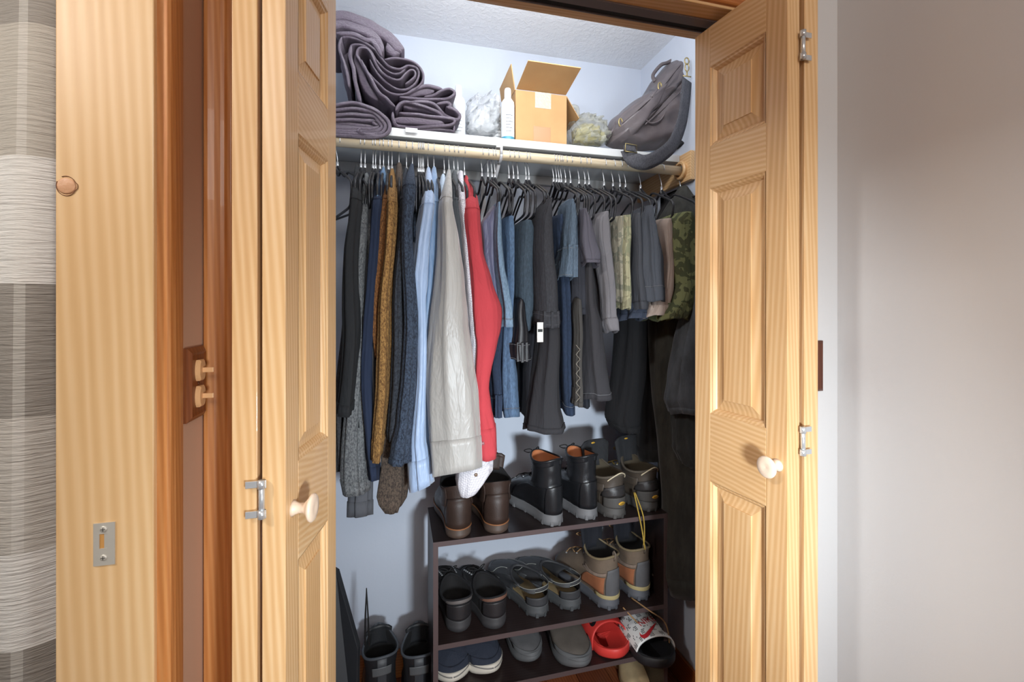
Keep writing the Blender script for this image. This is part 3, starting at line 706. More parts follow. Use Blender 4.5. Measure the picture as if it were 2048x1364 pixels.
hanger(675, 'empty black hanger swung outward at the far left end of the rod', .5, 'empty hangers at the far left')
hanger(668, 'outermost empty black hanger half hidden by the left folded door', .35, 'empty hangers at the far left')
# ------------------------------------------------------------------ shelf contents
def pillow(outline, y, tf, tb, n=10, sub=4, lump=0.0, ls=20, seed=0):
    """closed cushion-like body: photographed outline at distance y, bulging tf forward and tb back"""
    pts = catmull([(a, b, 0) for a, b in outline+[outline[0]]], sub)[:-1]
    P = [PY(p[0], p[1], y) for p in pts]
    c = Vector((0,0,0))
    for p in P: c += p
    c /= len(P)
    rings = []
    for k in range(-n, n+1):
        a = k/n*PI/2
        s = math.cos(a)**.55 if abs(k) < n else .02
        dy = -math.sin(-a)*(tf if a < 0 else tb)
        ring = []
        for p in P:
            q_ = c+(p-c)*s; q_.y = y+dy
            if lump:
                nz = noise.noise(Vector((q_.x*ls+seed, q_.y*ls, q_.z*ls)))
                q_ += Vector((nz*lump*.4, -nz*lump*(1 if a < 0 else .3), noise.noise(Vector((q_.z*ls, q_.x*ls+seed, 3)))*lump*.3))
            ring.append(q_)
        rings.append(ring)
    return MB().loft(rings), (lambda u, v, off=.001: _dome(u, v, off, P, c, y, tf))
def _dome(u, v, off, P, c, y, tf):
    p = PY(u, v, y)
    d = (p-c); best = 1e9
    ang = math.atan2(d.z, d.x)
    for q_ in P:
        a = math.atan2(q_.z-c.z, q_.x-c.x); da = abs((a-ang+PI) % (2*PI)-PI)
        if da < best: best = da; rr = (q_-c).length
    s = min(.999, d.length/rr); s = s**(1/.55)
    dep = tf*math.sqrt(max(0, 1-s*s))+off
    yy = y-dep
    r = ray(u, v); k = yy/r[1]
    # keep the picture position but move onto the dome
    return Vector((p.x, yy, p.z))
def ribbon(pts, th, y0, y1, off=(660,0), sc=4.012, jit=.0, sub=5, seed=1):
    """folded cloth edge: a thick strip following the photographed fold, running back along y"""
    P = [(off[0]+a/sc, off[1]+b/sc, 0) for a, b in pts]
    P = catmull(P, sub); th = th/sc
    n = len(P); L_, R_ = [], []
    for i, p in enumerate(P):
        t = (P[min(i+1,n-1)]-P[max(i-1,0)]); t = t.normalized() if t.length else Vector((1,0,0))
        nn = Vector((-t.y, t.x, 0)); e = min(1, .55+.45*min(i, n-1-i)/2)
        L_.append((p+nn*th/2*e)); R_.append((p-nn*th/2*e))
    t0 = (P[0]-P[1]).normalized()*th*.35; t1 = (P[-1]-P[-2]).normalized()*th*.35
    loop = L_+[P[-1]+t1]+R_[::-1]+[P[0]+t0]
    mid = P+[P[-1]]+P[::-1]+[P[0]]
    rings = []
    ys = [(y0,.62),(y0+.003,.9),(y0+.008,1)]+[(y0+(y1-y0)*k/8,1) for k in range(1,9)]
    for yy, s in ys:
        ring = []
        for a, m in zip(loop, mid):
            q_ = m+(a-m)*s
            w3 = PY(q_.x, q_.y, y0)
            nz = noise.noise(Vector((w3.x*25+seed, yy*20, w3.z*25)))
            zq = w3.z+nz*jit*.7
            if yy > 1.455: zq = max(zq, ZS+.0012)
            ring.append(Vector((max(w3.x+nz*jit, XL+.004), yy, zq)))
        rings.append(ring)
    return MB().loft(rings)
purple = fabric('plum_terry', (120,102,124), 'terry')
def towel(label, ribs, base, y0=1.45):
    t = thing('folded_towel', label, 'towel', base, group=None)
    for i, (pts, th, y, y1) in enumerate(ribs):
        obj('fold', ribbon(pts, th, y, y1, jit=.003, seed=i*3+len(label)), purple, t)
    return t
towel('large plum bath towel rolled loosely on the stack, spiral edge showing', [
    ([(440,475),(520,462),(620,478),(700,515),(748,585),(740,655),(690,705),(610,748),(520,752),(440,718),(360,640),(300,570),(245,495),(215,435),(222,392),(255,378),(300,392),(335,440),(368,515),(430,588),(500,632),(560,635),(600,592),(640,562),(676,566),(684,602),(650,640),(605,672)], 17, 1.455, 1.70),
    ([(95,300),(150,292),(260,325),(355,385),(410,462),(470,528),(555,552),(620,525),(690,538),(712,590),(685,662),(610,715),(525,706),(438,645),(355,552),(318,480)], 17, 1.462, 1.70),
    ([(165,365),(200,352),(270,362),(330,410),(372,478),(430,545),(500,588),(560,585),(600,548)], 15, 1.47, 1.69),
    ([(95,298),(72,372),(104,480),(140,590),(152,690)], 22, 1.45, 1.62),
    ([(165,370),(160,440),(190,560),(210,690),(240,812)], 30, 1.455, 1.62),
    ([(250,480),(320,620),(390,740),(460,790),(520,850)], 24, 1.452, 1.64),
    ([(210,440),(240,560),(290,690),(370,790)], 60, 1.475, 1.70),
    ([(150,430),(120,520),(150,650)], 70, 1.50, 1.70),
    ([(330,700),(420,800)], 110, 1.49, 1.70),
    ], (-.11,1.6,2.01))
towel('plump plum towel bundled on top of the towel stack', [
    ([(-60,170),(40,120),(130,120),(220,150),(340,205),(470,290),(545,370),(560,400)], 84, 1.47, 1.70),
    ([(-60,210),(80,185),(160,200),(300,250),(380,320),(415,400)], 66, 1.46, 1.70),
    ([(470,350),(500,400),(540,420)], 74, 1.475, 1.68),
    ([(60,260),(200,270),(290,310),(345,330),(415,440)], 34, 1.455, 1.66),
    ([(-80,240),(60,280)], 90, 1.49, 1.70),
    ], (-.11,1.6,2.2))
low = []
for k in range(4):
    e = k/4.0; mix_ = lambda y_: y_+(1000-y_)*e if y_ < 1000 else y_+(1010-y_)*e
    xr = 478-30*k
    low.append(([(-60,mix_(868)),(50,mix_(838)),(160,mix_(822)),(260,mix_(836)),(350,mix_(868)),(xr-38,mix_(935)),(xr,1010),(xr-34,mix_(1075)),(320,mix_(1098)),(160,mix_(1090)),(0,mix_(1075)),(-60,mix_(1070))], 30, 1.425+.006*k, 1.70))
low.append(([(-60,1000),(100,985),(220,1000),(340,1015)], 34, 1.452, 1.70))
low.append(([(240,1030),(225,1050),(290,1075),(380,1085)], 22, 1.428, 1.60))
towel('thick plum towel folded at the bottom left of the shelf', low, (-.13,1.6,ZS))
towel('plum hand towel folded flat, lowest on the right with white tag', [
    ([(505,900),(512,960),(545,1008),(700,1018),(850,1010),(960,1000),(1000,975),(970,950),(860,935),(700,915),(560,905)], 24, 1.452, 1.68),
    ([(520,960),(700,965),(900,985)], 60, 1.462, 1.68),
    ([(530,1030),(700,1038),(850,1036),(960,1042),(990,1050),(1000,1010)], 18, 1.458, 1.66),
    ], (.02,1.6,ZS))
towel('plum hand towel folded in the middle of the right stack', [
    ([(530,880),(560,830),(620,815),(720,840),(860,890),(930,940)], 26, 1.456, 1.68),
    ([(640,815),(780,815),(860,850),(930,925),(1020,955),(1042,925),(1000,880),(940,855)], 26, 1.454, 1.68),
    ([(600,850),(760,870),(880,900)], 46, 1.47, 1.68),
    ], (.03,1.6,2.0))
towel('plum hand towel folded uppermost on the right stack', [
    ([(560,778),(700,790),(820,795),(930,790),(990,760),(1000,728),(960,708),(900,722),(830,760),(760,775)], 22, 1.456, 1.68),
    ([(620,745),(740,690),(830,695),(900,710)], 30, 1.46, 1.68),
    ([(600,765),(700,740),(820,730)], 56, 1.47, 1.68),
    ([(860,830),(930,820),(965,840),(950,860)], 26, 1.46, 1.66),
    ], (.03,1.6,2.03))
a = PY(811, 255, 1.448); b = PY(835, 266, 1.448)
wt = obj('sewn_label', MB().box((a.x,1.447,b.z),(b.x,1.449,a.z)), plain('label_white', (232,232,236), .7), [o for o in C.objects if o.get('label','').startswith('plum hand towel folded flat')][0], smooth=False)

# bottles
bottle_w = plain('white_plastic', (232,236,238), .35)
def bottle(u0, u1, vt, vb, label, y=1.53, base=(70,150,176)):
    a = PY((u0+u1)/2, vb, y); r = (PY(u1, vb, y).x-PY(u0, vb, y).x)/2*1.04
    top = PY((u0+u1)/2, vt, y).z; z0 = ZS+.0005; h = top-z0
    t = thing('plastic_bottle', label, 'bottle', (a.x, y, z0))
    obj('bottle_body', MB().lathe((a.x,y,z0), [(.0,0),(r*.93,0),(r,.004),(r,h*.70),(r*.94,h*.75),(r*.66,h*.80),(r*.46,h*.82),(r*.46,h*.84)], 28), bottle_w, t)
    obj('bottle_cap', MB().lathe((a.x,y,z0), [(r*.5,h*.815),(r*.52,h*.83),(r*.5,h*.97),(r*.42,h),(.0005,h)], 24), plain('cap_white', (240,242,244), .3), t)
    obj('printed_base', MB().lathe((a.x,y,z0), [(r*1.005,.003),(r*1.012,.004),(r*1.012,h*.10),(r*1.005,h*.105)], 28), plain('print_teal%d' % base[0], base, .4), t)
    n = 6
    for k in range(n):
        zz0 = z0+h*(.2+.34*k/n)
        pts = [(a.x+r*1.01*math.cos(q_), y+r*1.01*math.sin(q_), zz0) for q_ in [-PI/2-.5+1.0*i/8*(1 if k % 2 else .8) for i in range(9)]]
        obj('print_line', MB().tube(pts, .0009, 4), plain('print_grey', (120,128,138), .5), t)
bottle(904, 930, 172, 264, 'white plastic bottle with blue base print right beside the towels', 1.56)
bottle(986, 1004, 192, 272, 'white bottle behind, between clear bag and teal-based bottle', 1.60, (190,200,206))
bottle(1003, 1028, 178, 276, 'white plastic bottle with teal base just left of the cardboard box', 1.51)
# clear bag with tissue
film = Mat('clear_film', .12); film.col(lin((240,244,248))); film.b.inputs['Alpha'].default_value = .45
fb = film.noise(film.coord((1,1,1)), 60, 5, .7, 1); film.bump(fb, .9, .01)
film.b.inputs['Specular IOR Level'].default_value = .8
cb = thing('clear_plastic_bag', 'crumpled clear plastic bag of white tissue between the white bottles', 'bag', PY(962, 272, 1.6))
mb, _ = pillow([(934,270),(931,235),(938,205),(950,192),(962,200),(975,190),(988,200),(994,230),(992,271)], 1.60, .05, .05, lump=.035, ls=75, n=14, sub=8)
obj('bag_film', mb, film.m, cb)
mb, _ = pillow([(940,270),(938,245),(950,222),(966,228),(980,216),(987,240),(986,270)], 1.61, .04, .04, lump=.02, ls=50, seed=4)
obj('bag_contents', mb, plain('tissue', (236,238,240), .9, bump=.8, bs=80), cb)
# cardboard box
card = Mat('cardboard', .8); cn = card.noise(card.coord((1,1,1)), 14, 4); card.col(card.mix(cn, lin((186,144,96)), lin((204,164,114))))
card.bump(card.noise(card.coord((200,1,1)), 2, 1), .15, .001)
X0, X1, Y0, Y1, Z1 = .395, .582, 1.50, 1.69, 2.150
bx = thing('cardboard_box', 'open brown cardboard box with taped front and raised flaps', 'box', ((X0+X1)/2, 1.6, ZS))
T = .003
for n_, a, b in (('box_front',(X0,Y0,ZS+.0005),(X1,Y0+T,Z1)),('box_back',(X0,Y1-T,ZS+.0005),(X1,Y1,Z1)),('box_side',(X0,Y0+T,ZS+.0005),(X0+T,Y1-T,Z1)),('box_side',(X1-T,Y0+T,ZS+.0005),(X1,Y1-T,Z1)),('box_bottom',(X0+T,Y0+T,ZS+.0005),(X1-T,Y1-T,ZS+.004))):
    obj(n_, MB().box(a, b), card.m, bx, smooth=False, bevel=.0006)
def flap(pts, nrm):
    n_ = Vector(nrm)*.003; a = [Vector(p) for p in pts]; b = [p+n_ for p in a]
    obj('box_flap', MB().loft([a, b]), card.m, bx, smooth=False)
flap([(X0+.003,Y0+.001,Z1+.002),(X1-.003,Y0+.001,Z1+.002),(X1+.002,Y0-.125,Z1+.033),(X0+.008,Y0-.125,Z1+.033)], (0,.2,1))
flap([(X0,Y0+.004,Z1),(X0,Y1-.004,Z1),(X0-.014,Y1-.01,Z1+.085),(X0-.012,Y0+.01,Z1+.092)], (-1,0,0))
flap([(X1,Y0+.004,Z1),(X1,Y1-.004,Z1),(X1+.05,Y1-.004,Z1-.07),(X1+.05,Y0+.01,Z1-.07)], (1,0,0))
tape = Mat('packing_tape', .15); tape.col(lin((226,214,192))); tape.b.inputs['Alpha'].default_value = .75; tape.bump(tape.noise(tape.coord((1,1,1)), 120, 4), .8, .004)
a = PY(1070, 188, Y0); b = PY(1102, 219, Y0)
obj('packing_tape', MB().box((a.x,Y0-.0012,b.z),(b.x,Y0-.0004,Z1+.001)), tape.m, bx, smooth=False)
tp2 = plain('old_tape', (176,128,78), .35)
a = PY(1067, 252, Y0); b = PY(1101, 283, Y0)
obj('lower_tape', MB().box((a.x,Y0-.0010,ZS+.001),(b.x,Y0-.0004,a.z)), tp2, bx, smooth=False)
# tied bag with yellow things
film2 = Mat('smoky_film', .15); film2.col(lin((196,196,182))); film2.b.inputs['Alpha'].default_value = .42; film2.bump(film2.noise(film2.coord((1,1,1)), 50, 5, .7, 1), .9, .012)
yb_ = thing('tied_plastic_bag', 'smoky clear knotted plastic bag with yellow contents beside the box', 'bag', PY(1175, 290, 1.58))
mb, _ = pillow([(1138,288),(1137,250),(1148,236),(1170,232),(1190,238),(1205,252),(1211,275),(1208,291)], 1.58, .06, .06, lump=.03, ls=60, n=14, sub=8)
obj('bag_film', mb, film2.m, yb_)
obj('bag_knot', MB().tube(catmull([PY(1150,245,1.57),PY(1140,228,1.56),PY(1142,214,1.56),PY(1154,216,1.56),PY(1156,232,1.57),PY(1163,242,1.575)], 5), .008, 8), film2.m, yb_)
mb, _ = pillow([(1146,289),(1146,262),(1165,250),(1188,256),(1202,270),(1202,290)], 1.59, .04, .04, lump=.025, ls=70, seed=9, n=12, sub=6)
obj('bag_contents', mb, fabric('yellow_contents', (214,204,140), 'camo', (228,226,206)), yb_)

# leather messenger bag
lea = fabric('grey_brown_leather', (104,96,98), 'leather', rough=.36)
mbag = thing('messenger_bag', 'grey brown leather messenger bag slumped against the right closet wall', 'bag', PY(1300, 292, 1.55))
outl = [(1213,290),(1214,262),(1226,238),(1252,214),(1284,194),(1300,170),(1330,132),(1362,106),(1384,94),(1404,100),(1412,150),(1412,230),(1400,292),(1340,300),(1270,302),(1232,300)]
mb, dome = pillow(outl, 1.58, .115, .06, n=18, sub=8, lump=.026, ls=17)
obj('bag_body', mb, lea, mbag)
# front flap overlapping the body
fl_ = [(1222,268),(1236,240),(1262,218),(1296,186),(1338,134),(1372,112),(1386,122),(1380,150),(1350,180),(1322,212),(1290,246),(1262,276),(1240,288)]
mb, dome2 = pillow(fl_, 1.545, .085, .02, n=14, sub=7, lump=.014, ls=24)
obj('front_flap', mb, lea, mbag)
seam = plain('bag_seam', (46,38,40), .6)
def bagline(pts, r=.0016, mat=seam, n_='bag_seam', dm=dome2): obj(n_, MB().tube(catmull([dm(a, b) for a, b in pts], 5), r, 6), mat, mbag)
bagline([(1246,282),(1280,250),(1320,205),(1352,168),(1376,138)])
bagline([(1232,258),(1262,232),(1300,196),(1338,150),(1372,120)])
bagline([(1262,270),(1296,240),(1330,206)], .0025, lea, 'gusset_fold', dome)
bagline([(1262,262),(1275,268),(1290,262),(1298,248)], .003, lea, 'gusset_fold', dome)
bagline([(1300,290),(1340,250),(1372,200),(1384,150)], .004, lea, 'piping', dome)
for (u, v) in ((1296,193),(1230,254)):
    c = dome2(u, v, .004)
    bk_ = obj('buckle', MB().tube([(c.x+.010*math.cos(a)*.7, c.y-.004, c.z+.014*math.sin(a)) for a in [2*PI*i/14 for i in range(15)]], .0026, 8), brass, mbag)
    obj('buckle_strap', MB().tube([dome2(u+2,v-10,.004), dome2(u-6,v+8,.004), dome2(u-18,v+22,.004)], .005, 6), lea, mbag)
obj('bag_handle', MB().tube(catmull([dome(1302,170), PY(1306,150,1.56), PY(1322,130,1.55), PY(1338,124,1.55), dome(1352,122)], 5), .007, 8), lea, mbag)
def strap(pts, hw, mat, parent, name='strap', th=.002, sub=6):
    """flat webbing: list of (u,v,y, half width px)"""
    P = catmull([PY(a, b, c) for a, b, c in pts], sub); rows = []
    for i, p in enumerate(P):
        t = (P[min(i+1,len(P)-1)]-P[max(i-1,0)]).normalized(); n_ = t.cross(Vector((0,1,0)))
        n_ = n_.normalized()+Vector((0,.35,0))
        rows.append([p-n_*hw, p-n_*hw*.4, p+n_*hw*.4, p+n_*hw])
    return obj(name, MB().grid(rows), mat, parent, solid=th)
web = fabric('grey_webbing', (92,92,98), 'heather', (70,70,76))
strap([(1374,160,1.41),(1370,205,1.40),(1362,250,1.395),(1346,288,1.39),(1320,312,1.39),(1290,325,1.39),(1266,318,1.395),(1256,300,1.41)], .024, web, mbag, 'shoulder_strap', .003)
c = PY(1258, 298, 1.405)
obj('strap_slider', MB().box((c.x-.020,1.395,c.z-.010),(c.x+.018,1.409,c.z+.012)), web, mbag, smooth=False, bevel=.003)
obj('slider_frame', MB().tube([(c.x-.022,1.392,c.z-.014),(c.x+.022,1.392,c.z-.016),(c.x+.022,1.392,c.z+.010),(c.x-.020,1.392,c.z+.013),(c.x-.022,1.392,c.z-.014)], .0018, 6), brass, mbag)
c = PY(1374, 146, 1.405)
obj('strap_clip', MB().tube([(c.x+.008*math.cos(a),c.y,c.z+.02+.014*math.sin(a)) for a in [2*PI*i/12 for i in range(13)]], .0022, 6).tube([(c.x,c.y,c.z+.006),(c.x,c.y,c.z-.012)], .003, 6).tube([(c.x-.016,c.y,c.z-.012),(c.x+.016,c.y,c.z-.012)], .0022, 6), brass, mbag)
obj('strap_ring', MB().tube([(c.x+.002+.009*math.cos(a),c.y+.004,c.z+.045+.012*math.sin(a)) for a in [2*PI*i/12 for i in range(13)]], .0022, 6), brass, mbag)
# dark cap pushed under the bag at the shelf end
hat = thing('dark_cap', 'black cloth cap tucked under the bag at the shelf end', 'cap', (.93,1.50,ZS))
mb, _ = pillow([(1344,297),(1362,276),(1390,262),(1420,262),(1424,300),(1390,302)], 1.50, .05, .05, lump=.004)
obj('cap_crown', mb, fabric('cap_black', (34,34,38)), hat)

# ------------------------------------------------------------------ shoe rack
RX0, RX1, RY0, RY1 = .104, .902, 1.37, 1.62
ZT = (.690, .378, .219)
rk = thing('shoe_rack', 'dark espresso three-tier shoe rack against the back closet wall', 'rack', ((RX0+RX1)/2, (RY0+RY1)/2, 0))
PT = .015
obj('side_panel', MB().box((RX0,RY0+.001,0),(RX0+PT,RY1,ZT[0]-PT)), espresso, rk, smooth=False)
obj('side_panel', MB().box((RX1-PT,RY0+.001,0),(RX1,RY1,ZT[0]-PT)), espresso, rk, smooth=False)
for i, z in enumerate(ZT):
    a, b = (RX0, RX1) if i == 0 else (RX0+PT, RX1-PT)
    s_ = obj('rack_shelf', MB().box((a,RY0+.0015,z-PT),(b,RY1,z)), espresso, rk, smooth=False)
    obj('edge_band', MB().box((a,RY0,z-PT),(b,RY0+.0014,z)), espresso_edge, s_, smooth=False)
obj('edge_band', MB().box((RX0,RY0,0),(RX0+PT,RY0+.001,ZT[0]-PT)), espresso_edge, rk, smooth=False)
obj('edge_band', MB().box((RX1-PT,RY0,0),(RX1,RY0+.001,ZT[0]-PT)), espresso_edge, rk, smooth=False)
c = PX(1321, 1117, RX1-PT)
obj('shelf_pin', MB().lathe((RX1-PT,1.44,.44), [(.004,0),(.004,-.001),(.002,-.002)], 10, 'x'), chrome, rk)

# ------------------------------------------------------------------ shoes
class Shoe:
    def __init__(s, L=.30, W=.108, sole=.028, heel=.0, ankle=.075, top=None, col=(.02,.47), cw=.37, zfront=.0, side=1, toebox=.5, pull=.0):
        s.L, s.W, s.sole, s.heel, s.ankle, s.top, s.col, s.cw, s.zf, s.side, s.tb, s.pull = L, W, sole, heel, ankle, top, col, cw, zfront, side, toebox, pull
    def hw(s, t):
        tab = [(0,.62),(.12,.70),(.3,.68),(.45,.74),(.62,.94),(.72,1.0),(.85,.93),(1,.72)]
        w_ = interp(tab, t)[0]*s.W/2
        if t < .13: w_ *= math.sqrt(max(0, 1-((.13-t)/.13)**2))
        if t > .76: w_ *= max(0, 1-((t-.76)/.24)**2.4)**.5
        return w_
    def base(s, phi, k=1.0):
        # phi=0 toe, pi heel
        t = .5+.5*math.cos(phi); t = .5-.5*math.cos(t*PI) if False else t
        # even spacing near ends
        x = t*s.L; y = s.hw(min(.9999, max(.0001, t)))*(1 if math.sin(phi) >= 0 else -1)
        cy = s.side*.010*math.sin(PI*t)*(t)
        cx = s.L*.5
        return (cx+(x-cx)*(1+(k-1)*.4), cy+y*k)
    def collar(s, phi, zz):
        a0, a1 = s.col[0]*s.L, s.col[1]*s.L
        cx, ax = (a0+a1)/2, (a1-a0)/2
        return (cx+ax*math.cos(phi), s.W*s.cw*math.sin(phi)*(1-.15*math.cos(phi)), zz+s.zf*max(0, math.cos(phi))**2+.012*max(0,-math.cos(phi))**3)
    def S(s, phi, q, off=0.0):
        """upper surface; q 0..1 sole->ankle, 1..2 ankle->top"""
        bx_, by_ = s.base(phi, .97)
        if q <= 1:
            h = 1-math.cos(q*PI/2); vz = math.sin(q*PI/2)
            wgt = 1-(1-s.tb)*(.5+.5*math.cos(phi))**1.5
            z_ = wgt*vz+(1-wgt)*h
            cx, cy, cz = s.collar(phi, s.ankle)
            bul = math.sin(q*PI)*.06*s.W*.5
            ex = 1+ (bul/(abs(by_)+.02))
            p = Vector((bx_+(cx-bx_)*h, (by_+(cy-by_)*h)*(1+.05*math.sin(q*PI)), s.sole+(cz-s.sole)*z_))
        else:
            cx, cy, cz = s.collar(phi, s.ankle); k = q-1
            tp = s.top or s.ankle
            p = Vector((cx+s.pull*k, cy*(1+.10*math.sin(k*PI)*-1+.06*k), cz+(tp-s.ankle)*k))
        if off:
            n_ = Vector((p.x-(s.L*.25 if q > .8 else s.L*.5), p.y, .35*(p.z-s.sole)+.01)); p += n_.normalized()*off
        return p
    def qmax(s): return 2.0 if s.top else 1.0
    def patch(s, p0, p1, q0, q1, off=.0015, n=16, m=8):
        rows = []
        for j in range(m+1):
            q = q0+(q1-q0)*j/m
            rows.append([s.S(p0+(p1-p0)*i/n, q, off) for i in range(n+1)])
        return MB().grid(rows)
    def ring(s, q, off=0, n=40): return [s.S(2*PI*i/n, q, off) for i in range(n)]
def noisy(mb, amp, sc, seed=0):
    out = []
    for p in mb.v:
        n_ = noise.noise_vector(Vector(p)*sc+Vector((seed,0,0))); out.append(tuple(Vector(p)+n_*amp))
    mb.v = out; return mb
def make_shoe(label, cat, kind, heel=None, toe=None, z=0, ang=0, up=None, sole_m=None, side=1, s=None, lace=None, coll=None, open_heel=False, patches=(), loop=False, tongue=None, name='shoe', lining=None, lug=False, lacen=5, welt=None, straps=()):
    d = Vector((math.cos(ang), math.sin(ang), 0))
    g = PZ(heel[0], heel[1], z) if heel else PZ(toe[0], toe[1], z)-d*s.L
    t = thing(name, label, cat, (g.x, g.y, z+.0005), ang)
    N = 48
    def o(n_, mb, m, par=t, **k): return obj(n_, mb, m, par, local=True, **k)
    br = []
    prof = [(0,.93),(.002,.98),(s.sole*.45,1.03),(s.sole*.5,1.01),(s.sole*.9,1.03),(s.sole,1.0),(s.sole+.001,.93)]
    for zz, k in prof:
        ring_ = []
        for i in range(N):
            phi = 2*PI*i/N; x, y = s.base(phi, k)
            lift = .016*max(0,(x/s.L-.72)/.28)**2
            ring_.append((x, y, zz+lift*(1-zz/s.sole*.3)))
        br.append(ring_)
    sm = o('sole', MB().loft(br), sole_m)
    if lug:
        for i in range(0, N, 3):
            phi = 2*PI*(i+.5)/N; x, y = s.base(phi, 1.035); x2, y2 = s.base(phi+.07, 1.035)
            e = Vector((x2-x, y2-y, 0)).normalized()*.0045
            c = Vector((x, y, 0))
            inn = Vector((s.L*.5-x, -y, 0)).normalized()*.006
            pts = [c-e, c+e, c+e+inn, c-e+inn]
            o('sole_lug', MB().loft([[p+Vector((0,0,.0005)) for p in pts],[p+Vector((0,0,s.sole*.42)) for p in pts]]), sole_m, sm, smooth=False)
    if welt: o('welt', MB().tube([Vector((*s.base(2*PI*i/N, 1.02), s.sole+.001)) for i in range(N+1)], .0022, 6), welt)
    qm = s.qmax(); NR = 16 if qm == 1 else 26
    if not open_heel:
        o('upper', noisy(MB().loft([s.ring(qm*k/NR, 0, N) for k in range(NR+1)], True, False, False), .0016, 45, hash(kind) % 7 + side), up)
        top = s.ring(qm, 0, N); inn = []
        c = Vector((0,0,0))
        for p in top: c += p
        c /= N
        for f, dz in ((1.0,0),(.93,.001),(.86,-.006),(.80,-(s.top or s.ankle)*.45),(.62,-(s.top or s.ankle)*.8+s.sole*.5)):
            inn.append([Vector((c.x+(p.x-c.x)*f, c.y+(p.y-c.y)*f, p.z+dz)) for p in top])
        o('lining', MB().loft(inn, True, False, True), lining or plain('dark_lining', (24,23,24), .9))
    else:
        o('upper', s.patch(-1.75, 1.75, 0, .98, 0, 30, 14), up, solid=.003)
        o('heel_counter', s.patch(2.35, 2*PI-2.35, 0, .30, 0, 16, 5), up, solid=.003)
        fb_ = []
        for zz, k in ((s.sole+.001,.9),(s.sole+.004,.86)):
            fb_.append([(*s.base(2*PI*i/N, k), zz) for i in range(N)])
        o('footbed', MB().loft(fb_), lining or plain('worn_footbed', (120,104,74), .8, bump=.3, bs=60, var=.3))
    if coll: 
        o('collar_padding', MB().tube([s.S(2*PI*i/N, qm, 0) for i in range(N+1)] if not open_heel else [s.S(-1.75+3.5*i/20, .98) for i in range(21)], .0042, 8), coll)
    for (n_, p0, p1, q0, q1, off, m) in patches: o(n_, s.patch(p0, p1, q0, q1, off), m, solid=.0022)
    q0, q1 = (.62, .97) if qm == 1 else (.6, 1.85)
    if lace:
        for k in range(lacen):
            qa = q0+(q1-q0)*k/lacen; qb = q0+(q1-q0)*(k+.8)/lacen; w_ = .42+.10*k/lacen
            o('lace', MB().tube([s.S(w_, qa, .003), s.S(w_*.4, (qa*2+qb)/3, .0075), s.S(-w_*.4, (qa+2*qb)/3, .0075), s.S(-w_, qb, .003)], .0019, 6), lace)
            o('lace', MB().tube([s.S(-w_, qa, .003), s.S(-w_*.4, (qa*2+qb)/3, .006), s.S(w_*.4, (qa+2*qb)/3, .006), s.S(w_, qb, .003)], .0019, 6), lace)
            for sg in (-1, 1):
                p = s.S(sg*(w_+.03), qa, .002)
                o('eyelet', MB().lathe(tuple(p), [(.0035,-.0012),(.0035,.0012),(.0015,.0016)], 10, 'z'), wire_m)
        p = s.S(0, q1, .008)
        for sg in (-1, 1):
            o('lace_bow', MB().tube(catmull([p, p+Vector((.004,sg*.016,.010)), p+Vector((.016,sg*.032,.004)), p+Vector((.012,sg*.018,-.004)), p], 4), .0017, 6), lace)
    if tongue:
        tm_, hgt, wid, fwd = tongue
        p = s.S(0, qm*.9); rows = []
        for j in range(8):
            q_ = j/7; ww = wid*(.8+.2*q_) if j < 7 else wid*.72
            rows.append([(p.x-.016+fwd*q_-.014*(i/6-.5)**2*4, ww*(i/6-.5), p.z-.03+hgt*q_) for i in range(7)])
        s.tx = p.x-.016; s.tz = p.z-.03
        tg = o('tongue', MB().grid(rows), tm_, solid=.006)
    if loop:
        p = s.S(PI, qm)
        o('pull_loop', MB().tube([(p.x+.002, .0, p.z-.016),(p.x-.005,0,p.z-.004),(p.x-.006,0,p.z+.010),(p.x+.000,0,p.z+.016),(p.x+.005,0,p.z+.010),(p.x+.005,0,p.z-.002)], .0032, 6), loop)
    return t, s
def A_(deg): return math.radians(deg)
# top tier
br_l = fabric('dark_brown_leather', (52,38,32), 'leather', rough=.5); br_s = plain('brown_sole', (74,60,52), .6); br_w = plain('tan_welt', (140,92,58), .6)
for lab, hp, an, sd in (('dark brown leather chukka boot, leftmost on the top rack shelf', (921,1079), 93, -1), ('dark brown leather chukka boot right of its pair mate on top shelf', (998,1069), 90, 1)):
    s = Shoe(.30,.112,.028,ankle=.09,top=.150,col=(.02,.48),cw=.44,zfront=.05,side=sd)
    make_shoe(lab, 'boot', 'chukka', heel=hp, z=ZT[0], ang=A_(an), up=br_l, sole_m=br_s, side=sd, s=s, welt=br_w, tongue=(br_l,.055,.095,.0), lace=plain('brown_lace', (60,44,36), .8), lacen=3, name='chukka_boot',
        patches=(('heel_counter',2.35,2*PI-2.35,.0,1.35,.002,br_l),('side_quarter',1.2,2.3,.1,1.9,.0018,br_l),('side_quarter',-2.3,-1.2,.1,1.9,.0018,br_l)))
bk_l = fabric('polished_black_leather', (30,31,34), 'leather', rough=.28); gr_s = plain('grey_rubber', (104,104,106), .6); blk = plain('black_lace', (22,22,24), .8)
tanl = plain('tan_lining', (190,116,72), .7, bump=.3, bs=90)
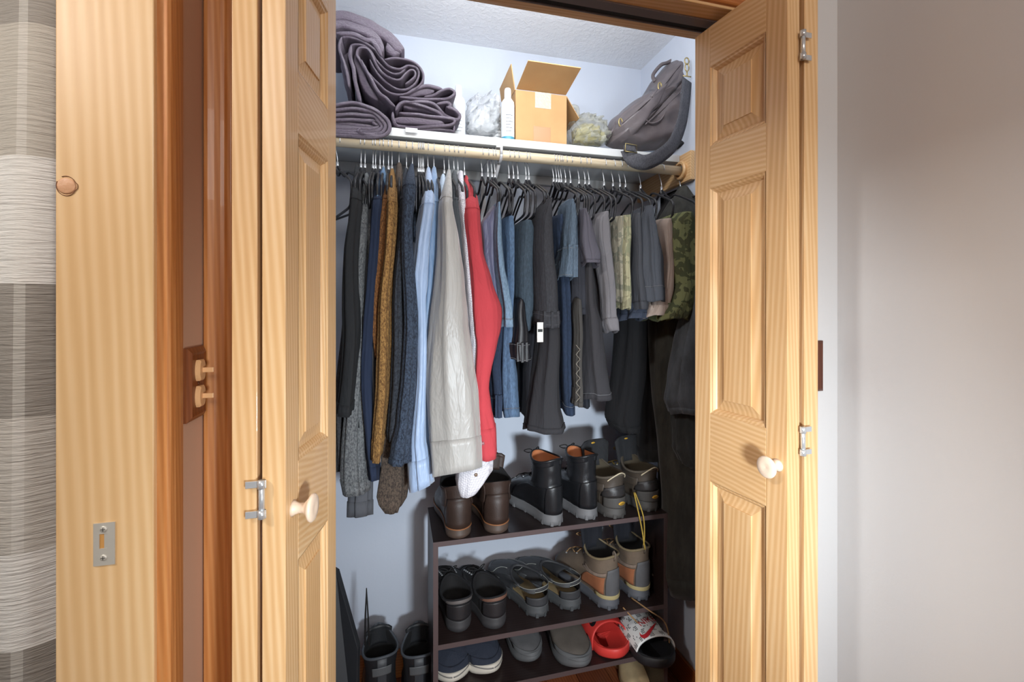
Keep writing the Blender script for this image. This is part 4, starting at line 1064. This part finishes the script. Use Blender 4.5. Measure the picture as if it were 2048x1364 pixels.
for lab, hp, an, sd in (('black polished lace-up boot with grey sole, left of its pair', (1117,1052), 108, -1), ('black polished lace-up boot with grey sole, right of its pair', (1186,1040), 103, 1)):
    s = Shoe(.30,.108,.036,ankle=.115,top=.200,col=(.03,.44),cw=.42,zfront=.012,side=sd)
    make_shoe(lab, 'boot', 'blackboot', heel=hp, z=ZT[0], ang=A_(an), up=bk_l, sole_m=gr_s, side=sd, s=s, lace=blk, lining=tanl, loop=None, lug=True, lacen=6, name='lace_up_boot', coll=bk_l,
        patches=(('heel_counter',2.5,2*PI-2.5,.0,.85,.002,bk_l),('side_quarter',1.15,2.6,.05,.9,.0016,bk_l),('side_quarter',-2.6,-1.15,.05,.9,.0016,bk_l),('toe_cap',-.9,.9,.0,.42,.0016,bk_l),('top_band',-2.9,2.9,1.78,2.0,.0015,bk_l)))
olv = fabric('olive_brown_leather', (70,62,54), 'leather', rough=.5); gsole = plain('graphite_rubber', (70,68,66), .65); ton = fabric('black_nylon', (40,41,44)); yl = plain('yellow_rope_lace', (168,140,58), .8, var=.6, bs=1200)
crm = plain('cream_piping', (206,194,166), .6); prt = plain('print_pale', (168,174,184), .6)
def text_mesh(txt, size):
    cu = bpy.data.curves.new('txt', 'FONT'); cu.body = txt; cu.size = size; cu.align_x = 'CENTER'; cu.align_y = 'CENTER'; cu.fill_mode = 'FRONT'; cu.resolution_u = 3
    ob = bpy.data.objects.new('txt', cu); C.objects.link(ob)
    bpy.context.view_layer.update()
    me = bpy.data.meshes.new_from_object(ob.evaluated_get(bpy.context.evaluated_depsgraph_get()))
    vs_ = [tuple(v.co) for v in me.vertices]; fs = [tuple(p.vertices) for p in me.polygons]
    bpy.data.objects.remove(ob); bpy.data.curves.remove(cu); bpy.data.meshes.remove(me)
    return vs_, fs
for lab, hp, an, sd in (('olive black hiking boot with yellow heel badge, left of its pair', (1243,1037), 106, -1), ('olive black hiking boot with yellow heel badge, by rack end', (1310,1023), 104, 1)):
    s = Shoe(.31,.116,.034,ankle=.085,top=.130,col=(.03,.50),cw=.44,zfront=.045,side=sd)
    t, s = make_shoe(lab, 'boot', 'hiker', heel=hp, z=ZT[0], ang=A_(an), up=olv, sole_m=gsole, side=sd, s=s, lace=yl, lacen=4, lug=True, name='hiking_boot', tongue=(ton,.092,.130,.010), coll=fabric('boot_padding', (84,76,66)),
        lining=plain('olive_lining', (70,62,48), .9),
        patches=(('heel_cup',2.3,2*PI-2.3,.0,.38,.004,gsole),('heel_counter',2.2,2*PI-2.2,.4,1.2,.002,fabric('dark_leather_panel', (48,46,46), 'leather', rough=.4)),('side_quarter',1.2,2.2,.05,1.5,.0018,olv),('side_quarter',-2.2,-1.2,.05,1.5,.0018,olv),('toe_bumper',-1.2,1.2,0,.45,.003,gsole)))
    p = s.S(PI, 1.95)
    obj('heel_piping', MB().tube(catmull([s.S(PI-.75,1.7,.004), s.S(PI-.4,1.95,.005), s.S(PI,2.0,.005)+Vector((-.002,0,.006)), s.S(PI+.4,1.95,.005), s.S(PI+.7,1.7,.004)], 4), .0022, 6), crm, t, local=True)
    p = s.S(PI, .17, .0062); bd = obj('heel_badge', MB().loft([[(p.x+dx, p.y+.014*math.cos(a), p.z+.0045*math.sin(a)*(1.25 if abs(math.cos(a)) < .6 else 1)) for a in [2*PI*i/24 for i in range(24)]] for dx in (.003, -.0004)]), plain('badge_gold', (216,168,60), .5), t, local=True)
    vs_, fs = text_mesh('KEEN', .0085)
    obj('badge_lettering', MB().add([(p.x-.0008, -x_, p.z+y_) for x_, y_, _ in vs_], fs), plain('badge_black', (26,22,18), .6), bd, local=True, smooth=False)
    q_ = s.S(0, 1.8)
    tx, tz = s.tx+.0125, s.tz+.064
    lb = obj('tongue_label', MB().box((tx-.0072,-.016,tz-.022),(tx-.0062,.016,tz+.022)), plain('label_black', (24,24,28), .7), t, local=True, smooth=False)
    obj('label_badge', MB().loft([[(tx-.0076+dx, .009*math.cos(a), tz+.017+.003*math.sin(a)) for a in [2*PI*i/16 for i in range(16)]] for dx in (.001,0)]), plain('badge_gold', (216,168,60), .5), t, local=True)
    vs_, fs = text_mesh('KEEN', .0115)
    obj('label_lettering', MB().add([(tx-.0076, -x_, tz+.004+y_) for x_, y_, _ in vs_], fs).box((tx-.0076,-.012,tz-.018),(tx-.0073,-.003,tz-.004)).box((tx-.0076,.001,tz-.018),(tx-.0073,.012,tz-.013)).box((tx-.0076,.001,tz-.010),(tx-.0073,.012,tz-.004)), prt, t, local=True, smooth=False)
# laces hanging over the shelf edge
ll = obj('hanging_lace', MB().tube(catmull([PY(1268,985,1.40), PY(1278,1030,1.362), PY(1284,1060,1.36), PY(1290,1099,1.36)], 6), .0024, 6).tube(catmull([PY(1270,985,1.40), PY(1286,1030,1.36), PY(1289,1070,1.36), PY(1287,1090,1.36)], 6), .0022, 6), yl)
tag(ll, 'yellow and black bootlace dangling over the top rack shelf edge', 'bootlace')
# middle tier
bks = fabric('black_mesh', (28,28,31)); dks = plain('dark_sole', (56,55,57), .6)
for i, (lab, hp, an, sd) in enumerate((('black trainer with grey heel strap, leftmost on the middle shelf', (923,1266), 97, -1), ('black trainer with brown heel strap, second on the middle shelf', (998,1259), 103, 1))):
    s = Shoe(.31,.116,.036,ankle=.088,col=(.02,.50),cw=.42,zfront=.012,side=sd)
    stc = plain(('strap_grey','strap_brown')[i], ((98,92,90),(112,80,66))[i], .6)
    make_shoe(lab, 'shoe', 'trainer', heel=hp, z=ZT[1], ang=A_(an), up=bks, sole_m=dks, side=sd, s=s, lace=blk, name='black_trainer', coll=bks, lug=False,
        patches=(('heel_strap',2.15,2*PI-2.15,.66,.90,.005,stc),('heel_counter',2.4,2*PI-2.4,.02,.55,.002,fabric('dark_panel', (38,36,38), 'leather', rough=.5)),('side_strap',1.0,1.35,.1,.95,.003,bks),('side_strap',-1.35,-1.0,.1,.95,.003,bks),('toe_cap',-1.0,1.0,0,.4,.002,bks)))
sdl = fabric('sandal_grey', (56,57,60), 'leather', rough=.6); sds = plain('sandal_sole', (70,72,74), .6); edge = plain('reflective_piping', (150,152,146), .5)
for lab, hp, an, sd in (('dark grey closed-toe sandal, third on the middle shelf', (1088,1234), 111, -1), ('dark grey closed-toe sandal, fourth on the middle shelf', (1156,1219), 117, 1)):
    s = Shoe(.31,.116,.036,ankle=.085,col=(.02,.52),cw=.43,zfront=.008,side=sd)
    t, s = make_shoe(lab, 'sandal', 'sandal', heel=hp, z=ZT[1], ang=A_(an), up=sdl, sole_m=sds, side=sd, s=s, open_heel=True, coll=sdl, name='closed_toe_sandal', lug=True,
        patches=(('heel_strap',1.7,2*PI-1.7,.62,.92,.001,sdl),('buckle_tab',2.0,2.7,.55,.86,.005,plain('tab_grey', (80,82,84), .5)),('cross_strap',.55,1.1,.05,.95,.003,sdl),('cross_strap',-1.1,-.55,.05,.95,.003,sdl),('toe_bumper',-1.3,1.3,0,.32,.003,sds)))
    obj('strap_piping', MB().tube([s.S(1.7+(2*PI-3.4)*i/20, .93, .003) for i in range(21)], .0012, 6), edge, t, local=True)
    obj('strap_piping', MB().tube([s.S(1.7+(2*PI-3.4)*i/20, .60, .003) for i in range(21)], .0012, 6), edge, t, local=True)
    for a in (.75, -.75): obj('side_piping', MB().tube([s.S(a+.2*math.sin(k*.5), .1+.8*k/10, .005) for k in range(11)], .0012, 6), edge, t, local=True)
hb = fabric('taupe_nubuck', (104,90,76), 'leather', rough=.8); hb2 = fabric('rust_nubuck', (150,94,62), 'leather', rough=.8); hbg = fabric('grey_heel_rubber', (88,88,90), 'leather', rough=.7); wl = plain('white_label', (214,222,226), .6)
for lab, hp, an, sd in (('taupe and rust hiking boot, left of the pair at the shelf end', (1231,1219), 108, -1), ('taupe and rust hiking boot nearest the right end of middle shelf', (1291,1201), 100, 1)):
    s = Shoe(.31,.114,.036,ankle=.105,top=.165,col=(.02,.46),cw=.43,zfront=.030,side=sd)
    t, s = make_shoe(lab, 'boot', 'hiker2', heel=hp, z=ZT[1], ang=A_(an), up=hb, sole_m=plain('blue_grey_sole', (84,86,92), .6), side=sd, s=s, lace=plain('tan_lace', (150,116,78), .8), lacen=5, lug=True, name='hiking_boot', coll=fabric('khaki_padding', (122,108,82)), loop=fabric('loop_taupe', (110,98,86)),
        tongue=(fabric('navy_tongue', (26,28,36)),.108,.105,.006), lining=plain('black_lining', (22,22,24), .9),
        patches=(('heel_panel',2.65,2*PI-2.65,.0,1.25,.004,hbg),('rust_panel',1.7,2.6,.12,.75,.003,hb2),('rust_panel',-2.6,-1.7,.12,.75,.003,hb2),('heel_stripe',2.2,2*PI-2.2,.0,.10,.0055,plain('khaki_stripe', (170,156,112), .6)),('side_band',1.1,2.6,.95,1.15,.003,fabric('band_taupe', (126,110,98))),('side_band',-2.6,-1.1,.95,1.15,.003,fabric('band_taupe', (126,110,98)))))
    q_ = s.S(0, 1.8)
    obj('tongue_label', MB().box((s.tx-.0005,-.015,s.tz+.078),(s.tx+.0008,.015,s.tz+.094)), wl, t, local=True, smooth=False)
tl = plain('tan_lace', (150,116,78), .8)
o = obj('hanging_lace', MB().tube(catmull([PZ(1262,1195,ZT[1]+.003), PZ(1300,1222,ZT[1]+.003), PY(1326,1240,1.362), PY(1336,1262,1.36), PY(1339,1292,1.362)], 6), .0024, 6), tl)
tag(o, 'tan bootlace trailing over the right end of the middle shelf', 'bootlace')
o = obj('hanging_lace', MB().tube(catmull([PZ(1246,1215,ZT[1]+.003), PY(1262,1232,1.362), PY(1276,1246,1.36)], 6), .0024, 6), tl)
tag(o, 'short tan bootlace hanging over the middle shelf above the slides', 'bootlace')
# lower tier (toes toward the camera)
nvy = fabric('navy_canvas', (44,50,64)); whs = plain('white_rubber', (206,200,188), .5)
for lab, tp, an, sd in (('navy canvas sneaker with white sole, leftmost on the low shelf', (906,1376), -90, 1), ('navy canvas sneaker with white sole, second on the low shelf', (988,1356), -76, -1)):
    s = Shoe(.31,.124,.032,ankle=.080,col=(.02,.44),cw=.37,zfront=.012,side=sd,toebox=.6)
    make_shoe(lab, 'sneaker', 'sneaker', toe=tp, z=ZT[2], ang=A_(an), up=nvy, sole_m=whs, side=sd, s=s, lace=plain('navy_lace', (50,56,70), .8), name='canvas_sneaker', coll=nvy, welt=plain('sole_line', (120,118,114), .6),
        patches=(('toe_cap',-.8,.8,0,.30,.0014,nvy),))
gsh = fabric('grey_suede', (84,84,86), 'leather', rough=.8); gs2 = plain('grey_shoe_sole', (92,94,96), .6)
s = Shoe(.29,.108,.034,ankle=.080,col=(.02,.44),cw=.37,side=1,toebox=.65)
make_shoe('plain dark grey slip-on shoe, third on the low shelf', 'shoe', 'clog', toe=(1068,1333), z=ZT[2], ang=A_(-80), up=gsh, sole_m=gs2, s=s, name='slip_on_shoe', coll=gsh, patches=(('toe_bumper',-1.0,1.0,0,.22,.003,gs2),))
s = Shoe(.31,.126,.036,ankle=.080,col=(.02,.44),cw=.37,side=-1,toebox=.62)
make_shoe('worn grey brown clog with thick sole, left of the red slide', 'shoe', 'clog2', toe=(1168,1345), z=ZT[2], ang=A_(-86), up=fabric('worn_brown_grey', (88,82,76), 'leather', rough=.7), sole_m=gs2, s=s, name='leather_clog', coll=gsh, patches=(('toe_bumper',-1.1,1.1,0,.25,.003,gs2),))
# slides
def slide(label, toe, ang, side, sole_m, strap_m, foot_m, L=.30, W=.136, xs=(.40,.80,.07), hs=.068):
    s = Shoe(L, W, .030, side=side); d = Vector((math.cos(ang), math.sin(ang), 0)); g = PZ(toe[0], toe[1], ZT[2])-d*L
    t = thing('slide_sandal', label, 'sandal', (g.x, g.y, ZT[2]+.0005), ang); N = 56
    def rg(k, z, dip=0):
        out = []
        for i in range(N):
            x, y = s.base(2*PI*i/N, k); out.append((x, y, z+.012*max(0,(x/L-.75)/.25)**2+.006*max(0,(.3-x/L)/.3)))
        return out
    obj('sole', MB().loft([rg(.95,0), rg(1.02,.006), rg(1.03,.018), rg(1.0,.030), rg(.95,.033), rg(.91,.030)]), sole_m, t, local=True)
    obj('footbed', MB().loft([rg(.905,.0285), rg(.90,.031), rg(.6,.0285)]), foot_m, t, local=True)
    def arch(u_, w_, off=0):      # u_ 0..1 heelward->toeward, w_ 0..1 across
        a = PI*w_; c = math.cos(a); sn = math.sin(a)
        x0 = L*xs[0]; x1 = L*(xs[1]-xs[2]*sn)
        x = x0+(x1-x0)*u_
        hh = (hs+.010*(1-u_))*(1+off/.05)
        y = -c*W*.53*(1+off/.06)*(1-.10*abs(u_-.55))
        z = .012+hh*sn**.7+.0*u_
        return Vector((x, y, z))
    rows = [[arch(i/14, w_/24) for w_ in range(25)] for i in range(15)]
    obj('strap', MB().grid(rows), strap_m, t, local=True, solid=.004)
    for i in range(5): pass
    return t, s, arch
redm = plain('red_foam', (214,62,56), .5, bump=.05, bs=200)
t, s, arch = slide('bright red slide sandal with black tick logo, left of the checked slide', (1240,1325), A_(-87), 1, redm, redm, redm)
def swoosh(n=20):
    top = [(-.5,.02),(-.46,-.12),(-.36,-.18),(-.2,-.13),(.1,.02),(.5,.24)]
    bot = [(.5,.24),(.05,-.02),(-.2,-.16),(-.36,-.28),(-.52,-.30),(-.60,-.16),(-.5,.02)]
    # classic tick: thick left belly tapering to right tip
    up_ = catmull([(-.42,.16,0),(-.47,.03,0),(-.42,-.05,0),(-.28,-.06,0),(.0,.02,0),(.5,.22,0)], 5)
    lo_ = catmull([(-.42,.16,0),(-.55,-.02,0),(-.52,-.20,0),(-.34,-.24,0),(-.02,-.10,0),(.5,.22,0)], 5)
    vs_ = []; fs = []
    for a, b in zip(up_, lo_): vs_ += [(a.x,a.y),(b.x,b.y)]
    for i in range(len(up_)-1): fs.append((2*i,2*i+1,2*i+3,2*i+2))
    return vs_, fs
def on_arch(arch, vs_, fs, cu, cw_, su, sw_, off=.0035, rot=0, sub=1):
    V = []
    cr, sr = math.cos(rot), math.sin(rot)
    for p in vs_:
        x, y = p[0]*cr-p[1]*sr, p[0]*sr+p[1]*cr
        V.append(arch(cu-y*su, cw_+x*sw_, off))
    return MB().add(V, fs)
vs_, fs = swoosh()
obj('tick_logo', on_arch(arch, vs_, fs, .62, .40, .7, .34, rot=.3), plain('logo_black', (22,20,22), .5), t, local=True, smooth=False)
ribs = MB()
for i in range(12): ribs.tube([(.20+i*.0055, y_, .0315) for y_ in (-.032,-.016,0,.016,.032)], .0009, 5)
obj('footbed_ribs', ribs, redm, t, local=True)
blkf = plain('black_foam', (30,31,34), .55, bump=.15, bs=400)
# checked strap: white with grey-black glyph blocks
t, s, arch = slide('black and white slide sandal with red lettering, nearest the rack end', (1334,1345), A_(-90), -1, blkf, plain('strap_white', (222,222,220), .6), blkf, L=.305, W=.142, xs=(.36,.79,.0), hs=.058)
gl = plain('glyph_grey', (72,70,76), .7)
cells = MB(); rr_ = random.Random(3)
for i in range(6):
    for j in range(12):
        if (i+j) % 2: continue
        for a in range(3):
            for b in range(4):
                if rr_.random() < .2: continue
                u0 = (i+.12+a*.28)/6; u1 = u0+.2/6; w0 = (j+.08+b*.23)/12; w1 = w0+.15/12
                if u1 > .99: continue
                cells.add([arch(u0,w0,.0026), arch(u1,w0,.0026), arch(u1,w1,.0026), arch(u0,w1,.0026)], [(0,1,2,3)])
obj('strap_print', cells, gl, t, local=True, smooth=False)
rdm = plain('logo_red', (186,42,50), .5)
vs_, fs = swoosh(); obj('tick_logo', on_arch(arch, vs_, fs, .76, .50, .60, .40, .0042, rot=.30), rdm, t, local=True, smooth=False)
vs_, fs = text_mesh('NIKE', .30)
obj('red_lettering', on_arch(arch, [(x_*1.0, y_) for x_, y_, _ in vs_], fs, .50, .52, .85, .46, .0048, rot=.22), rdm, t, local=True, smooth=False)
vs_, fs = text_mesh('NIKE', .31)
# floor: beige moccasins under the rack end, tall black boots at left
bei = fabric('beige_suede', (186,164,126), 'leather', rough=.9)
for lab, tp, an, sd in (('beige suede slipper on the floor, left under the low shelf', (1268,1392), -112, 1), ('beige suede slipper on the floor, right under the checked slide', (1318,1388), -70, -1)):
    s = Shoe(.27,.105,.020,ankle=.075,col=(.02,.62),cw=.42,side=sd,toebox=.7)
    make_shoe(lab, 'slipper', 'slipper', toe=tp, z=0, ang=A_(an), up=bei, sole_m=plain('slipper_sole', (150,128,96), .8), s=s, name='suede_slipper', coll=fabric('slipper_trim', (206,192,160)), lining=plain('slipper_lining', (150,130,92), .9, bump=.5, bs=60))
tall = fabric('black_boot_nylon', (36,37,40), 'leather', rough=.5)
for lab, hp, an, sd in (('tall black boot on the closet floor, left of its pair', (764,1480), 97, -1), ('tall black boot on the closet floor, beside the shoe rack', (838,1478), 88, 1)):
    s = Shoe(.30,.112,.030,ankle=.12,top=.255,col=(.01,.48),cw=.47,zfront=.03,side=sd,pull=-.005)
    make_shoe(lab, 'boot', 'tall', heel=hp, z=0, ang=A_(an), up=tall, sole_m=dks, side=sd, s=s, name='tall_boot', coll=plain('boot_rim', (74,78,84), .6), lug=True, lining=plain('boot_black', (14,14,16), .9), tongue=(tall,.06,.09,.004),
        patches=(('heel_strip',2.9,2*PI-2.9,.1,1.95,.004,plain('boot_strip', (60,62,66), .5)),('reflective_tab',2.6,2*PI-2.6,1.55,1.75,.005,plain('boot_tab', (92,94,96), .5))))
sh_ = obj('boot_strap', MB().tube([PY(733,1176,1.52), PY(731,1230,1.51), PY(730,1290,1.5)], [.0015,.003,.003], 8).tube([PY(733,1176,1.52), PY(736,1230,1.51), PY(738,1290,1.5)], [.0015,.0025,.003], 8), blk)
tag(sh_, 'thin black cord loop standing up from the left floor boot', 'cord')
# dark board leaning on the left closet wall
lp = [PY(600, 1100, 1.55), PY(674, 1146, 1.55), PY(716, 1297, 1.45), PY(712, 1500, 1.40), PY(600, 1500, 1.40)]
bd = obj('leaning_board', MB().loft([[Vector((p.x, p.y-.004, p.z)) for p in lp], [Vector((p.x+.006, p.y+.016, p.z+.004)) for p in lp]]), plain('dark_board', (40,42,46), .6), smooth=False, bevel=.002)
tag(bd, 'dark flat board leaning in the lower left corner of the closet', 'board')
